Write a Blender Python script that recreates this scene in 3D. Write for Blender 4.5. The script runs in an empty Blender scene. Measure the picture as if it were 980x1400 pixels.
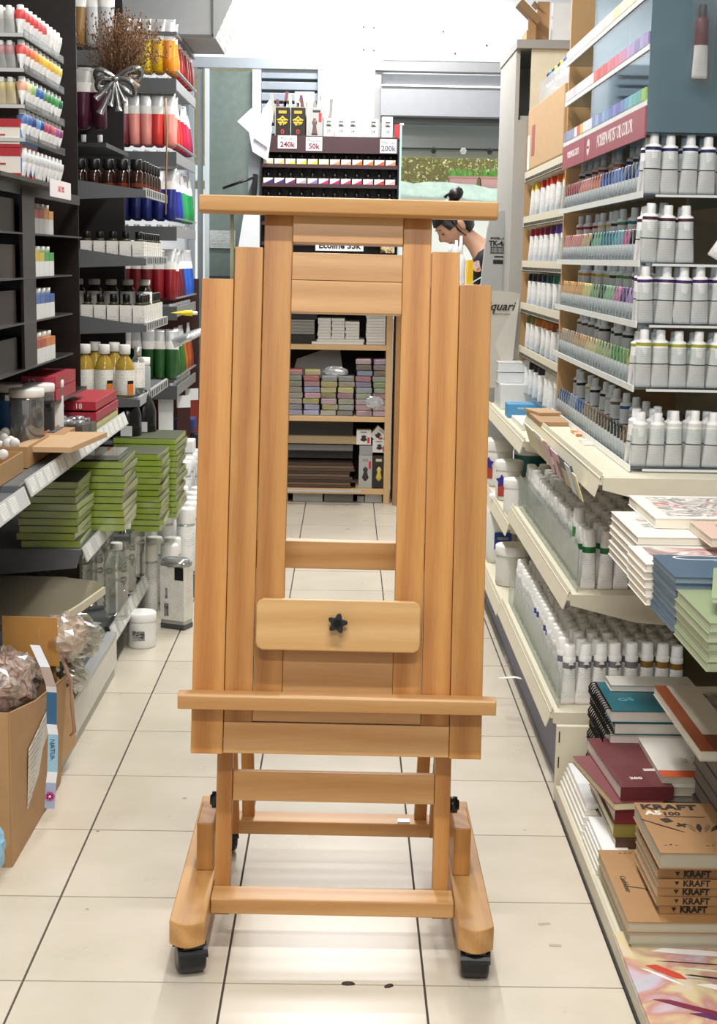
import bpy, math, random
from mathutils import Vector, Matrix, Euler
R = random.Random(7)
scene = bpy.context.scene
COL = scene.collection
PI = math.pi

# ---------------------------------------------------------------- camera
F_PX = 2060.0
cam_d = bpy.data.cameras.new('camera')
cam_d.sensor_fit = 'VERTICAL'; cam_d.sensor_height = 36.0; cam_d.lens = 36.0*F_PX/1400.0
cam_d.clip_start = 0.05; cam_d.clip_end = 200
cam = bpy.data.objects.new('camera', cam_d); COL.objects.link(cam)
_r, _p = .0175, math.atan(347.7/F_PX)
_y = math.atan(21.1/F_PX*math.cos(_p))
_fw = Vector((math.sin(_y)*math.cos(_p), math.cos(_y)*math.cos(_p), -math.sin(_p)))
_rt = Vector((math.cos(_y), -math.sin(_y), 0)); _dn = _fw.cross(_rt)
_ix = _rt*math.cos(_r) - _dn*math.sin(_r); _iy = _rt*math.sin(_r) + _dn*math.cos(_r)
_m = Matrix((( _ix.x, -_iy.x, -_fw.x, 0), (_ix.y, -_iy.y, -_fw.y, 0), (_ix.z, -_iy.z, -_fw.z, 1.427), (0, 0, 0, 1)))
cam.matrix_world = _m
scene.camera = cam

# ---------------------------------------------------------------- world, lights, exposure
world = bpy.data.worlds.new('world'); scene.world = world; world.use_nodes = True
_bg = world.node_tree.nodes['Background']; _bg.inputs[0].default_value = (.90, .96, 1.0, 1); _bg.inputs[1].default_value = 3.2
scene.view_settings.view_transform = 'Standard'; scene.view_settings.look = 'None'
scene.view_settings.gamma = 1.0; scene.view_settings.exposure = -0.5
scene.cycles.max_bounces = 7; scene.cycles.transparent_max_bounces = 24
scene.cycles.sample_clamp_indirect = 6.0
CEIL = 3.25
def tube_light(x, y, power, length=1.2, along='X', col=(1, .99, .975)):
    ld = bpy.data.lights.new('fluorescent_light', 'AREA'); ld.shape = 'RECTANGLE'
    ld.size = length; ld.size_y = .10; ld.energy = power; ld.color = col
    lo = bpy.data.objects.new('fluorescent_light', ld); COL.objects.link(lo)
    lo.location = (x, y, CEIL-.115)
    if along == 'Y': lo.rotation_euler = (0, 0, PI/2)
LAMPS = [(.10, 1.75, 74, 'X'), (-.1, -.4, 115, 'X'), (.0, 3.6, 34, 'Y'), (-.05, 5.4, 60, 'Y'), (-.05, 7.4, 80, 'Y'), (.1, 9.0, 70, 'X')]  # the unseen lamp over the photographer is boosted as front fill
for _l in LAMPS: tube_light(_l[0], _l[1], _l[2], 1.2, _l[3])

# ---------------------------------------------------------------- materials
MATS = {}
def _new(name):
    m = bpy.data.materials.new(name); m.use_nodes = True
    nt = m.node_tree; b = nt.nodes['Principled BSDF']
    return m, nt, b
def srgb(c):
    if isinstance(c, str):
        c = c.lstrip('#'); c = tuple(int(c[i:i+2], 16)/255 for i in (0, 2, 4))
    return tuple(((v/12.92) if v <= .04045 else ((v+.055)/1.055)**2.4) for v in c) + (1,)
def nd(nt, t, **kw):
    n = nt.nodes.new(t)
    for k, v in kw.items():
        if k.startswith('i_'): n.inputs[k[2:].replace('_', ' ')].default_value = v
        else: setattr(n, k, v)
    return n
def plain(c, rough=.5, metal=0.0, var=.06, name=None, emit=0, spec=.5):
    """a coloured surface with a little procedural mottling"""
    key = ('plain', c, rough, metal, var, emit, spec)
    if key in MATS: return MATS[key]
    m, nt, b = _new(name or 'surface_%s' % str(c).strip('#'))
    col = srgb(c)
    tc = nd(nt, 'ShaderNodeTexCoord'); no = nd(nt, 'ShaderNodeTexNoise'); no.inputs['Scale'].default_value = 22; no.inputs['Detail'].default_value = 2
    nt.links.new(tc.outputs['Object'], no.inputs['Vector'])
    mx = nd(nt, 'ShaderNodeMix', data_type='RGBA')
    mx.inputs[6].default_value = tuple(max(0, v*(1-var)) for v in col[:3])+(1,)
    mx.inputs[7].default_value = tuple(min(1, v*(1+var)) for v in col[:3])+(1,)
    nt.links.new(no.outputs['Fac'], mx.inputs[0]); nt.links.new(mx.outputs[2], b.inputs['Base Color'])
    b.inputs['Roughness'].default_value = rough; b.inputs['Metallic'].default_value = metal
    b.inputs['Specular IOR Level'].default_value = spec
    if emit: b.inputs['Emission Color'].default_value = col; b.inputs['Emission Strength'].default_value = emit
    MATS[key] = m; return m
def clear(c='#ffffff', tint=.9, gloss=.14, rough=.06, body=0.0, flat=False):
    """thin clear plastic or glass sheet: tinted transparency with a gloss and a bit of milky body"""
    key = ('clear', c, tint, gloss, rough, body, flat)
    if key in MATS: return MATS[key]
    m, nt, b = _new('clear_plastic'); nt.nodes.remove(b)
    out = nt.nodes['Material Output']
    col = srgb(c)
    tr = nd(nt, 'ShaderNodeBsdfTransparent'); tr.inputs[0].default_value = tuple(v*tint for v in col[:3])+(1,)
    gl = nd(nt, 'ShaderNodeBsdfGlossy'); gl.inputs['Roughness'].default_value = rough; gl.inputs[0].default_value = (1, 1, 1, 1)
    lw = nd(nt, 'ShaderNodeLayerWeight'); lw.inputs[0].default_value = .35
    ma = nd(nt, 'ShaderNodeMath', operation='MULTIPLY_ADD'); ma.inputs[1].default_value = .0 if flat else .22; ma.inputs[2].default_value = gloss*.25
    nt.links.new(lw.outputs['Fresnel'], ma.inputs[0])
    mx = nd(nt, 'ShaderNodeMixShader'); nt.links.new(ma.outputs[0], mx.inputs[0])
    src = tr
    if body:
        df = nd(nt, 'ShaderNodeBsdfDiffuse'); df.inputs[0].default_value = col
        m2 = nd(nt, 'ShaderNodeMixShader'); m2.inputs[0].default_value = body
        nt.links.new(tr.outputs[0], m2.inputs[1]); nt.links.new(df.outputs[0], m2.inputs[2]); src = m2
    nt.links.new(src.outputs[0], mx.inputs[1]); nt.links.new(gl.outputs[0], mx.inputs[2]); nt.links.new(mx.outputs[0], out.inputs[0])
    MATS[key] = m; return m
def wood(axis, light='#d9a76a', dark='#c08a4c', rough=.38):
    key = ('wood', axis, light, dark, rough)
    if key in MATS: return MATS[key]
    m, nt, b = _new('beech_wood_grain')
    tc = nd(nt, 'ShaderNodeTexCoord'); oi = nd(nt, 'ShaderNodeObjectInfo')
    mp = nd(nt, 'ShaderNodeMapping')
    s = [14, 14, 14]; s['XYZ'.index(axis)] = 1.3
    mp.inputs['Scale'].default_value = s
    cm = nd(nt, 'ShaderNodeCombineXYZ')
    mu = nd(nt, 'ShaderNodeMath', operation='MULTIPLY'); mu.inputs[1].default_value = 37.0
    nt.links.new(oi.outputs['Random'], mu.inputs[0])
    for i in range(3): nt.links.new(mu.outputs[0], cm.inputs[i])
    nt.links.new(cm.outputs[0], mp.inputs['Location'])
    nt.links.new(tc.outputs['Object'], mp.inputs['Vector'])
    no = nd(nt, 'ShaderNodeTexNoise'); no.inputs['Scale'].default_value = 1.6; no.inputs['Detail'].default_value = 4; no.inputs['Distortion'].default_value = .6
    nt.links.new(mp.outputs[0], no.inputs['Vector'])
    wv = nd(nt, 'ShaderNodeTexWave', wave_type='RINGS', rings_direction=axis if axis != 'Y' else 'Y'); wv.inputs['Scale'].default_value = .55; wv.inputs['Distortion'].default_value = 5.0; wv.inputs['Detail'].default_value = 3
    wv.inputs['Detail Scale'].default_value = .8
    nt.links.new(mp.outputs[0], wv.inputs['Vector'])
    fn = nd(nt, 'ShaderNodeTexNoise'); fn.inputs['Scale'].default_value = 9; fn.inputs['Detail'].default_value = 3
    mp2 = nd(nt, 'ShaderNodeMapping'); s2 = [26, 26, 26]; s2['XYZ'.index(axis)] = 1.6; mp2.inputs['Scale'].default_value = s2
    nt.links.new(tc.outputs['Object'], mp2.inputs['Vector']); nt.links.new(mp2.outputs[0], fn.inputs['Vector'])
    a1 = nd(nt, 'ShaderNodeMath', operation='MULTIPLY'); a1.inputs[1].default_value = .48; nt.links.new(no.outputs['Fac'], a1.inputs[0])
    a2 = nd(nt, 'ShaderNodeMath', operation='MULTIPLY_ADD'); a2.inputs[1].default_value = .34; nt.links.new(wv.outputs['Fac'], a2.inputs[0]); nt.links.new(a1.outputs[0], a2.inputs[2])
    a3 = nd(nt, 'ShaderNodeMath', operation='MULTIPLY_ADD'); a3.inputs[1].default_value = .35; nt.links.new(fn.outputs['Fac'], a3.inputs[0]); nt.links.new(a2.outputs[0], a3.inputs[2])
    rp = nd(nt, 'ShaderNodeValToRGB'); rp.color_ramp.elements[0].position = .32; rp.color_ramp.elements[0].color = srgb(light)
    rp.color_ramp.elements[1].position = .88; rp.color_ramp.elements[1].color = srgb(dark)
    nt.links.new(a3.outputs[0], rp.inputs[0])
    # each board its own tone
    hv = nd(nt, 'ShaderNodeHueSaturation'); ml = nd(nt, 'ShaderNodeMath', operation='MULTIPLY_ADD'); ml.inputs[1].default_value = .20; ml.inputs[2].default_value = .86
    nt.links.new(oi.outputs['Random'], ml.inputs[0]); nt.links.new(ml.outputs[0], hv.inputs['Value']); nt.links.new(rp.outputs[0], hv.inputs['Color'])
    nt.links.new(hv.outputs[0], b.inputs['Base Color'])
    b.inputs['Roughness'].default_value = rough; b.inputs['Specular IOR Level'].default_value = .45
    MATS[key] = m; return m
def printed(base='#f2f2ee', ink='#2b2b2b', scale=60, amount=.5, rough=.5, axis='Z'):
    """paper or label with lines of tiny print (too small to read)"""
    key = ('printed', base, ink, scale, amount, rough, axis)
    if key in MATS: return MATS[key]
    m, nt, b = _new('printed_label')
    tc = nd(nt, 'ShaderNodeTexCoord'); mp = nd(nt, 'ShaderNodeMapping'); nt.links.new(tc.outputs['Object'], mp.inputs['Vector'])
    s = [scale*4]*3; s['XYZ'.index(axis)] = scale
    wv = nd(nt, 'ShaderNodeTexWave', wave_type='BANDS', bands_direction=axis); wv.inputs['Scale'].default_value = scale*.9; wv.inputs['Distortion'].default_value = .2
    nt.links.new(mp.outputs[0], wv.inputs['Vector'])
    no = nd(nt, 'ShaderNodeTexNoise'); no.inputs['Scale'].default_value = scale*2.2; no.inputs['Detail'].default_value = 1; nt.links.new(mp.outputs[0], no.inputs['Vector'])
    n2 = nd(nt, 'ShaderNodeTexNoise'); n2.inputs['Scale'].default_value = scale*.35; n2.inputs['Detail'].default_value = 0; nt.links.new(mp.outputs[0], n2.inputs['Vector'])
    m1 = nd(nt, 'ShaderNodeMath', operation='MULTIPLY'); nt.links.new(wv.outputs['Fac'], m1.inputs[0]); nt.links.new(no.outputs['Fac'], m1.inputs[1])
    m3 = nd(nt, 'ShaderNodeMath', operation='MULTIPLY'); nt.links.new(m1.outputs[0], m3.inputs[0]); nt.links.new(n2.outputs['Fac'], m3.inputs[1])
    th = nd(nt, 'ShaderNodeMath', operation='GREATER_THAN'); th.inputs[1].default_value = .20; nt.links.new(m3.outputs[0], th.inputs[0])
    am = nd(nt, 'ShaderNodeMath', operation='MULTIPLY'); am.inputs[1].default_value = amount; nt.links.new(th.outputs[0], am.inputs[0])
    mx = nd(nt, 'ShaderNodeMix', data_type='RGBA'); mx.inputs[6].default_value = srgb(base); mx.inputs[7].default_value = srgb(ink)
    nt.links.new(am.outputs[0], mx.inputs[0]); nt.links.new(mx.outputs[2], b.inputs['Base Color']); b.inputs['Roughness'].default_value = rough
    MATS[key] = m; return m
def tile_mat():
    if 'tile' in MATS: return MATS['tile']
    m, nt, b = _new('cream_floor_tile')
    tc = nd(nt, 'ShaderNodeNewGeometry'); no = nd(nt, 'ShaderNodeTexNoise'); no.inputs['Scale'].default_value = 5; no.inputs['Detail'].default_value = 5
    nt.links.new(tc.outputs['Position'], no.inputs['Vector'])
    rp = nd(nt, 'ShaderNodeValToRGB'); rp.color_ramp.elements[0].position = .3; rp.color_ramp.elements[0].color = srgb('#cbc1ae'); rp.color_ramp.elements[1].position = .7; rp.color_ramp.elements[1].color = srgb('#d5cbba')
    nt.links.new(no.outputs['Fac'], rp.inputs[0])
    sp = nd(nt, 'ShaderNodeTexNoise'); sp.inputs['Scale'].default_value = 26; sp.inputs['Detail'].default_value = 3; nt.links.new(tc.outputs['Position'], sp.inputs['Vector'])
    th = nd(nt, 'ShaderNodeMapRange'); th.inputs[1].default_value = .73; th.inputs[2].default_value = .78; nt.links.new(sp.outputs['Fac'], th.inputs[0])
    mx = nd(nt, 'ShaderNodeMix', data_type='RGBA'); nt.links.new(th.outputs[0], mx.inputs[0]); nt.links.new(rp.outputs[0], mx.inputs[6]); mx.inputs[7].default_value = srgb('#6e6250')
    oi = nd(nt, 'ShaderNodeObjectInfo'); hv = nd(nt, 'ShaderNodeHueSaturation'); ml = nd(nt, 'ShaderNodeMath', operation='MULTIPLY_ADD'); ml.inputs[1].default_value = .06; ml.inputs[2].default_value = .97
    nt.links.new(oi.outputs['Random'], ml.inputs[0]); nt.links.new(ml.outputs[0], hv.inputs['Value']); nt.links.new(mx.outputs[2], hv.inputs['Color'])
    nt.links.new(hv.outputs[0], b.inputs['Base Color'])
    rr = nd(nt, 'ShaderNodeMapRange'); rr.inputs[3].default_value = .25; rr.inputs[4].default_value = .32; nt.links.new(no.outputs['Fac'], rr.inputs[0]); nt.links.new(rr.outputs[0], b.inputs['Roughness'])
    MATS['tile'] = m; return m
def swirl(cols, scale=6, name='printed_cover'):
    """a cover printed with soft colour areas"""
    key = ('swirl', tuple(cols), scale)
    if key in MATS: return MATS[key]
    m, nt, b = _new(name)
    tc = nd(nt, 'ShaderNodeTexCoord'); no = nd(nt, 'ShaderNodeTexNoise'); no.inputs['Scale'].default_value = scale; no.inputs['Detail'].default_value = 3; no.inputs['Distortion'].default_value = 1.2
    nt.links.new(tc.outputs['Object'], no.inputs['Vector'])
    rp = nd(nt, 'ShaderNodeValToRGB'); e = rp.color_ramp.elements
    n = len(cols)
    while len(e) < n: e.new(.5)
    for i, c in enumerate(cols): e[i].position = .3+.42*i/(n-1); e[i].color = srgb(c)
    nt.links.new(no.outputs['Fac'], rp.inputs[0]); nt.links.new(rp.outputs[0], b.inputs['Base Color']); b.inputs['Roughness'].default_value = .35
    MATS[key] = m; return m

# ---------------------------------------------------------------- mesh helpers
class MB:
    def __init__(s): s.v = []; s.f = []; s.fm = []; s.sm = []; s.M = Matrix()
    def _add(s, vs, fs, m=0, smooth=False):
        o = len(s.v); s.v += [tuple(s.M @ Vector(v)) for v in vs]
        s.f += [tuple(i+o for i in f) for f in fs]
        s.fm += (m if isinstance(m, list) else [m]*len(fs)); s.sm += [smooth]*len(fs)
        return s
    def box(s, x0, x1, y0, y1, z0, z1, m=0):
        vs = [(x, y, z) for z in (z0, z1) for y in (y0, y1) for x in (x0, x1)]
        # faces: bottom, top, front(-y), back, left, right
        fs = [(0, 2, 3, 1), (4, 5, 7, 6), (0, 1, 5, 4), (2, 6, 7, 3), (0, 4, 6, 2), (1, 3, 7, 5)]
        return s._add(vs, fs, m)
    def prism(s, poly, a, b, axis='Y', m=0, smooth=False):
        """poly: 2D outline (counter-clockwise), extruded from a to b along axis"""
        n = len(poly)
        def P(p, t): return (p[0], t, p[1]) if axis == 'Y' else ((t, p[0], p[1]) if axis == 'X' else (p[0], p[1], t))
        vs = [P(p, a) for p in poly]+[P(p, b) for p in poly]
        fs = [tuple(range(n)), tuple(range(2*n-1, n-1, -1))]+[(i, i+n, (i+1) % n+n, (i+1) % n) for i in range(n)]
        if axis in ('X', 'Z'): fs = [tuple(reversed(f)) for f in fs]
        return s._add(vs, fs, m, smooth)
    def lathe(s, prof, n=12, m=0, sx=1, sy=1, cx=0, cy=0, smooth=True, cap=True):
        """prof: [(r, z)] bottom to top; m may be a list per segment"""
        vs = []
        for r, z in prof: vs += [(cx+r*sx*math.cos(2*PI*i/n), cy+r*sy*math.sin(2*PI*i/n), z) for i in range(n)]
        fs = []; ms = []
        for k in range(len(prof)-1):
            for i in range(n):
                j = (i+1) % n; fs.append((k*n+i, k*n+j, (k+1)*n+j, (k+1)*n+i)); ms.append(m[k] if isinstance(m, (list, tuple)) else m)
        s._add(vs, fs, list(ms), smooth)
        o = len(s.v)-len(vs)
        if cap:
            s.f.append(tuple(o+i for i in reversed(range(n)))); s.fm.append(m[0] if isinstance(m, (list, tuple)) else m); s.sm.append(False)
            q = o+(len(prof)-1)*n
            s.f.append(tuple(q+i for i in range(n))); s.fm.append(m[-1] if isinstance(m, (list, tuple)) else m); s.sm.append(False)
        return s
    def loft(s, rings, n=12, m=0, smooth=True):
        """rings: (rx, ry, z) ellipses or (rx, ry, z, cx, cy)"""
        vs = []
        for q in rings:
            rx, ry, z = q[:3]; cx, cy = q[3:5] if len(q) > 3 else (0, 0)
            vs += [(cx+rx*math.cos(2*PI*i/n), cy+ry*math.sin(2*PI*i/n), z) for i in range(n)]
        fs = []; ms = []
        for k in range(len(rings)-1):
            for i in range(n):
                j = (i+1) % n; fs.append((k*n+i, k*n+j, (k+1)*n+j, (k+1)*n+i)); ms.append(m[k] if isinstance(m, (list, tuple)) else m)
        o = len(s.v)
        s._add(vs, fs, ms, smooth)
        s.f.append(tuple(o+i for i in reversed(range(n)))); s.fm.append(ms[0]); s.sm.append(False)
        q = o+(len(rings)-1)*n
        s.f.append(tuple(q+i for i in range(n))); s.fm.append(ms[-1]); s.sm.append(False)
        return s
    def rod(s, a, b, r, n=8, m=0, r2=None):
        a, b = Vector(a), Vector(b); d = b-a; q = d.to_track_quat('Z', 'Y').to_matrix().to_4x4()
        old = s.M; s.M = old @ Matrix.Translation(a) @ q
        s.lathe([(r, 0), (r2 or r, d.length)], n, m); s.M = old; return s
    def path(s, pts, r, n=6, m=0, flat=1.0):
        pts = [Vector(p) for p in pts]; vs = []
        for i, p in enumerate(pts):
            d = (pts[min(i+1, len(pts)-1)]-pts[max(i-1, 0)]).normalized()
            q = d.to_track_quat('Z', 'Y').to_matrix()
            rr = r[i] if isinstance(r, (list, tuple)) else r
            vs += [tuple(p+q @ Vector((rr*math.cos(2*PI*k/n), rr*flat*math.sin(2*PI*k/n), 0))) for k in range(n)]
        fs = []
        for k in range(len(pts)-1):
            for i in range(n):
                j = (i+1) % n; fs.append((k*n+i, k*n+j, (k+1)*n+j, (k+1)*n+i))
        fs += [tuple(reversed(range(n))), tuple((len(pts)-1)*n+i for i in range(n))]
        return s._add(vs, fs, m, True)
    def mesh(s, name, mats):
        me = bpy.data.meshes.new(name); me.from_pydata(s.v, [], s.f)
        for mt in (mats if isinstance(mats, (list, tuple)) else [mats]): me.materials.append(mt)
        me.polygons.foreach_set('material_index', s.fm); me.polygons.foreach_set('use_smooth', s.sm); me.update(); return me
def ob(name, me, parent=None, loc=(0, 0, 0), rot=(0, 0, 0), bevel=0, scale=None):
    o = bpy.data.objects.new(name, me); COL.objects.link(o); o.location = loc; o.rotation_euler = rot
    if scale: o.scale = scale
    if parent: o.parent = parent
    if bevel:
        b = o.modifiers.new('bevel', 'BEVEL'); b.width = bevel; b.segments = 2; b.limit_method = 'ANGLE'; b.angle_limit = .7
    return o
def tag(o, label, cat, group=None, kind=None):
    o['label'] = label; o['category'] = cat
    if group: o['group'] = group
    if kind: o['kind'] = kind
    return o
def struct(o): o['kind'] = 'structure'; return o
def empty(name, loc=(0, 0, 0), rot=(0, 0, 0)):
    o = bpy.data.objects.new(name, None); COL.objects.link(o); o.location = loc; o.rotation_euler = rot; o.empty_display_size = .05; return o
def bx(name, x0, x1, y0, y1, z0, z1, mats, parent=None, bevel=0, m=0, center=True):
    c = ((x0+x1)/2, (y0+y1)/2, (z0+z1)/2) if center else (0, 0, 0)
    me = MB().box(x0-c[0], x1-c[0], y0-c[1], y1-c[1], z0-c[2], z1-c[2], m).mesh(name, mats)
    return ob(name, me, parent, c, (0, 0, 0), bevel)
_txt = {}
def text_mesh(s, size, mt, depth=.0004, bold=0, shear=0, align='CENTER', space=1.0):
    k = (s, size, mt.name, depth, bold, shear, align, space)
    if k in _txt: return _txt[k]
    cu = bpy.data.curves.new('lettering', 'FONT'); cu.body = s; cu.size = size; cu.extrude = depth; cu.offset = bold; cu.shear = shear
    cu.align_x = align; cu.align_y = 'CENTER'; cu.space_character = space; cu.resolution_u = 2
    to = bpy.data.objects.new('lettering', cu); COL.objects.link(to)
    dg = bpy.context.evaluated_depsgraph_get(); me = bpy.data.meshes.new_from_object(to.evaluated_get(dg)); bpy.data.objects.remove(to)
    me.name = 'lettering'; me.materials.clear(); me.materials.append(mt); _txt[k] = me; return me
def text(s, size, mt, parent, loc, rot, name='lettering', **kw):
    """rot: front faces -Y is (pi/2,0,0); on top (0,0,0)"""
    return ob(name, text_mesh(s, size, mt, **kw), parent, loc, rot)
FRONT = (PI/2, 0, 0)
SIDE_R = (PI/2, 0, -PI/2)   # faces -X (reads with +Y to the left)
SIDE_L = (PI/2, 0, PI/2)    # faces +X
def dup(root, loc, rot=None, label=None, group=None, cat=None, scale=None):
    r = root.copy(); COL.objects.link(r); r.location = loc
    if rot is not None: r.rotation_euler = rot
    if scale: r.scale = scale
    for k, v in (('label', label), ('group', group), ('category', cat)):
        if v: r[k] = v
    for ch in list(root.children):
        c = ch.copy(); COL.objects.link(c); c.parent = r
        for g in list(ch.children):
            d = g.copy(); COL.objects.link(d); d.parent = c
    return r
WHITE = plain('#eceae4', .45); DARK = plain('#171615', .5); BLACK = plain('#0c0c0d', .35)
GREY = plain('#73767a', .45); LGREY = plain('#b9bbbb', .45); SILVER = plain('#c9cacb', .3, .75)
CREAM = plain('#ddd5bd', .5); CARD = plain('#b18a5e', .75, var=.1); KRAFT = plain('#a67c4e', .7, var=.08)
PAPER = plain('#f3f1ea', .7); PAGES = plain('#cfc7b4', .8, var=.1)
CLR = clear(); PACK = clear('#ffffff', .93, .5, .12)

# ================================================================ SETTING
floor = struct(bx('floor', -2.0, 2.6, -2.2, 9.8, -.06, -.006, plain('#4b4036', .9, name='dark_grout')))
tm = MB().box(-.1968, .1968, -.1976, .1976, -.012, 0).mesh('tile', tile_mat())
for i in range(-5, 8):
    for j in range(2, 25):
        x = -.023+.3985*i; y = .2+.4*j - .2 + .0
        x = -.0235+.3985*i
        t = ob('tile', tm, floor); t.location = (x, 2.6+.4*(j-4)+.0, 0)
        t.matrix_parent_inverse = Matrix.Translation(-Vector(floor.location))
        t.rotation_euler = (R.uniform(-.0012, .0012), R.uniform(-.0012, .0012), 0)
        if j < 20: pass
WALLM = plain('#e6eaee', .7, var=.02, name='painted_wall')
struct(bx('wall_left', -2.0, -1.9, -2.2, 9.7, 0, CEIL, WALLM))
struct(bx('wall_right', 2.2, 2.3, -2.2, 9.7, 0, CEIL, WALLM))
struct(bx('wall_front', -2.0, 2.3, -2.3, -2.2, 0, CEIL, plain('#d8d8d6', .7)))
struct(bx('ceiling', -2.0, 2.3, -2.3, 9.8, CEIL, CEIL+.1, plain('#eeeeea', .8)))
# rear wall with a door opening (left) and a shutter opening (right)
WB = 9.6
for nm, a in (('wall_back', (-2.0, -.98, 0, CEIL)), ('wall_back', (-.16, .20, 0, CEIL)), ('wall_back', (1.45, 2.3, 0, CEIL)),
              ('wall_back', (-.98, -.16, 2.60, CEIL)), ('wall_back', (.20, 1.45, 2.63, CEIL)), ('wall_back', (.20, 1.45, 0, 1.05))):
    struct(bx(nm, a[0], a[1], WB, WB+.12, a[2], a[3], WALLM))
for k, l in enumerate(LAMPS):
    t = empty('ceiling_lamp', (l[0], l[1], CEIL)); t.rotation_euler = (0, 0, 0 if l[3] == 'X' else PI/2)
    tag(t, 'white fluorescent ceiling batten above ' + ['the front of the easel', 'the photographer, unseen, boosted as front fill', 'the back of the easel', 'the middle of the aisle', 'the far shelves', 'the rear door'][k], 'lamp', 'ceiling battens over the aisle')
    ob('housing', MB().box(-.62, .62, -.05, .05, -.05, 0).mesh('housing', WHITE), t)
    ob('fluorescent_tube', MB().rod((-.6, 0, -.075), (.6, 0, -.075), .013, 10).mesh('fluorescent_tube', plain('#fff6e8', .4, emit=4)), t)

# ================================================================ EASEL
def easel():
    E = empty('studio_easel', (-.011, 0, 0)); E.rotation_euler = (0, .0078, 0)
    tag(E, 'large beech wood studio easel on castors standing in the middle of the aisle', 'easel')
    WV = wood('Z', '#c8914f', '#a66a31'); WH = wood('X', '#d0a26b', '#b6824a'); WY = wood('Y', '#d0a064', '#b48047')
    t10 = math.atan(.1763); ca, sa = math.cos(t10), math.sin(t10)
    O = Vector((0, 2.95, .42))            # panel frame: u across, v up the lean, w toward the viewer
    def P(u, v, w): return (u, O.y+v*sa-w*ca, O.z+v*ca+w*sa)
    Mp = Matrix(((1, 0, 0, 0), (0, ca, sa, O.y), (0, -sa, ca, O.z), (0, 0, 0, 1)))
    Mp = Matrix(((1, 0, 0, O.x), (0, ca, sa, O.y), (0, -sa, ca, O.z), (0, 0, 0, 1)))
    # local axes: x across, y = depth away (perp. to panel), z = up the lean
    def lean(name, x0, x1, z0, z1, y0, y1, mt, bevel=.0015, parent=E):
        c = Vector(((x0+x1)/2, (y0+y1)/2, (z0+z1)/2))
        me = MB().box(x0-c.x, x1-c.x, y0-c.y, y1-c.y, z0-c.z, z1-c.z).mesh(name, mt)
        o = ob(name, me, parent, bevel=bevel)
        o.location = (c.x, O.y+c.y*ca+c.z*sa, O.z-c.y*sa+c.z*ca); o.rotation_euler = (-t10, 0, 0)
        return o
    L = 1/ca
    def V(z): return (z-.42)*L
    # outer stiles, middle stiles, mast stiles
    for s in (-1, 1):
        a, b = sorted((s*.2315, s*.2965)); lean('outer_stile', a, b, V(.422), V(1.378), 0, .028, WV)
        a, b = sorted((s*.173, s*.2305)); lean('middle_stile', a, b, V(.478), V(1.444), .004, .030, WV)
        a, b = sorted((s*.1135, s*.172)); lean('mast_stile', a, b, V(.50), V(1.53), .016, .044, WV)
    lean('bottom_rail', -.2305, .2305, V(.424), V(.487), .002, .028, WH)
    lean('lower_rail', -.172, .172, V(.489), V(.53), .004, .030, WH)
    lean('mast_rail', -.1132, .1132, V(.535), V(.64), .018, .040, WH)
    lean('mast_rail', -.1132, .1132, V(1.456), V(1.525), .004, .030, WH)
    lean('mast_rail', -.1132, .1132, V(1.3805), V(1.436), .006, .030, WH)
    lean('mast_board', -.1132, .1132, V(1.315), V(1.3795), .004, .030, WH)
    # canvas holder cap on top, with its round-over along the lower front edge
    poly = [(-.050, 0), (-.042, -.006), (.034, -.006), (.034, .030), (-.050, .030)]
    me = MB().prism([(p[0], p[1]) for p in poly], -.302, .302, 'X').mesh('top_canvas_clamp', WH)
    o = ob('top_canvas_clamp', me, E, bevel=.002); o.location = (0, 3.150, 1.515); o.rotation_euler = (0, 0, 0)
    # canvas tray: shelf with a raised front lip and a groove behind it
    poly = [(.0, .0), (.0, .028), (-.004, .034), (-.018, .034), (-.024, .026), (-.064, .026), (-.064, .0)]
    poly = [(-.064, 0), (.0, 0), (.0, .022), (-.026, .022), (-.032, .031), (-.060, .031), (-.064, .027)]
    me = MB().prism(poly, -.319, .319, 'X').mesh('canvas_tray', WH)
    o = ob('canvas_tray', me, E, bevel=.0015); o.location = (0, 2.973, .528)
    # clamping block with chamfered corners, star knob
    w, h, c = .166, .052, .013
    poly = [(-w+c, -h), (w-c, -h), (w-.004, -h+.005), (w, -h+c), (w, h-c), (w-.004, h-.005), (w-c, h), (-w+c, h), (-w+.004, h-.005), (-w, h-c), (-w, -h+c), (-w+.004, -h+.005)]
    me = MB().prism(poly, -.014, .014, 'Y').mesh('clamp_block', wood('X', '#d9ae76', '#c5965a'))
    blk = ob('clamp_block', me, E, bevel=.003); blk.location = (-.001, 2.972, .692); blk.rotation_euler = (-t10, 0, 0)
    n = 40; pts = [((.0165+.0042*math.cos(5*a))*math.sin(a), (.0165+.0042*math.cos(5*a))*math.cos(a)) for a in [2*PI*i/n for i in range(n)]]
    mb = MB().prism(list(reversed(pts)), -.016, 0, 'Y', 0); mb.M = Matrix.Rotation(PI/2, 4, 'X'); mb.lathe([(.009, -.022), (.010, .016)], 12)
    kn = ob('star_knob', mb.mesh('star_knob', BLACK), blk, bevel=.0012); kn.location = (-.002, -.024, .006); kn.rotation_euler = (0, .2, 0)
    kn['label'] = 'black plastic star knob'
    # front legs of the leaning frame
    for s in (-1, 1):
        a, b = sorted((s*.2135-.003, s*.2465-.003)); lean('front_leg', a, b, V(.075), V(.60), .098, .134, WV)
    lean('crossbar', -.2155, .2095, V(.311), V(.372), .102, .130, WH)
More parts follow.
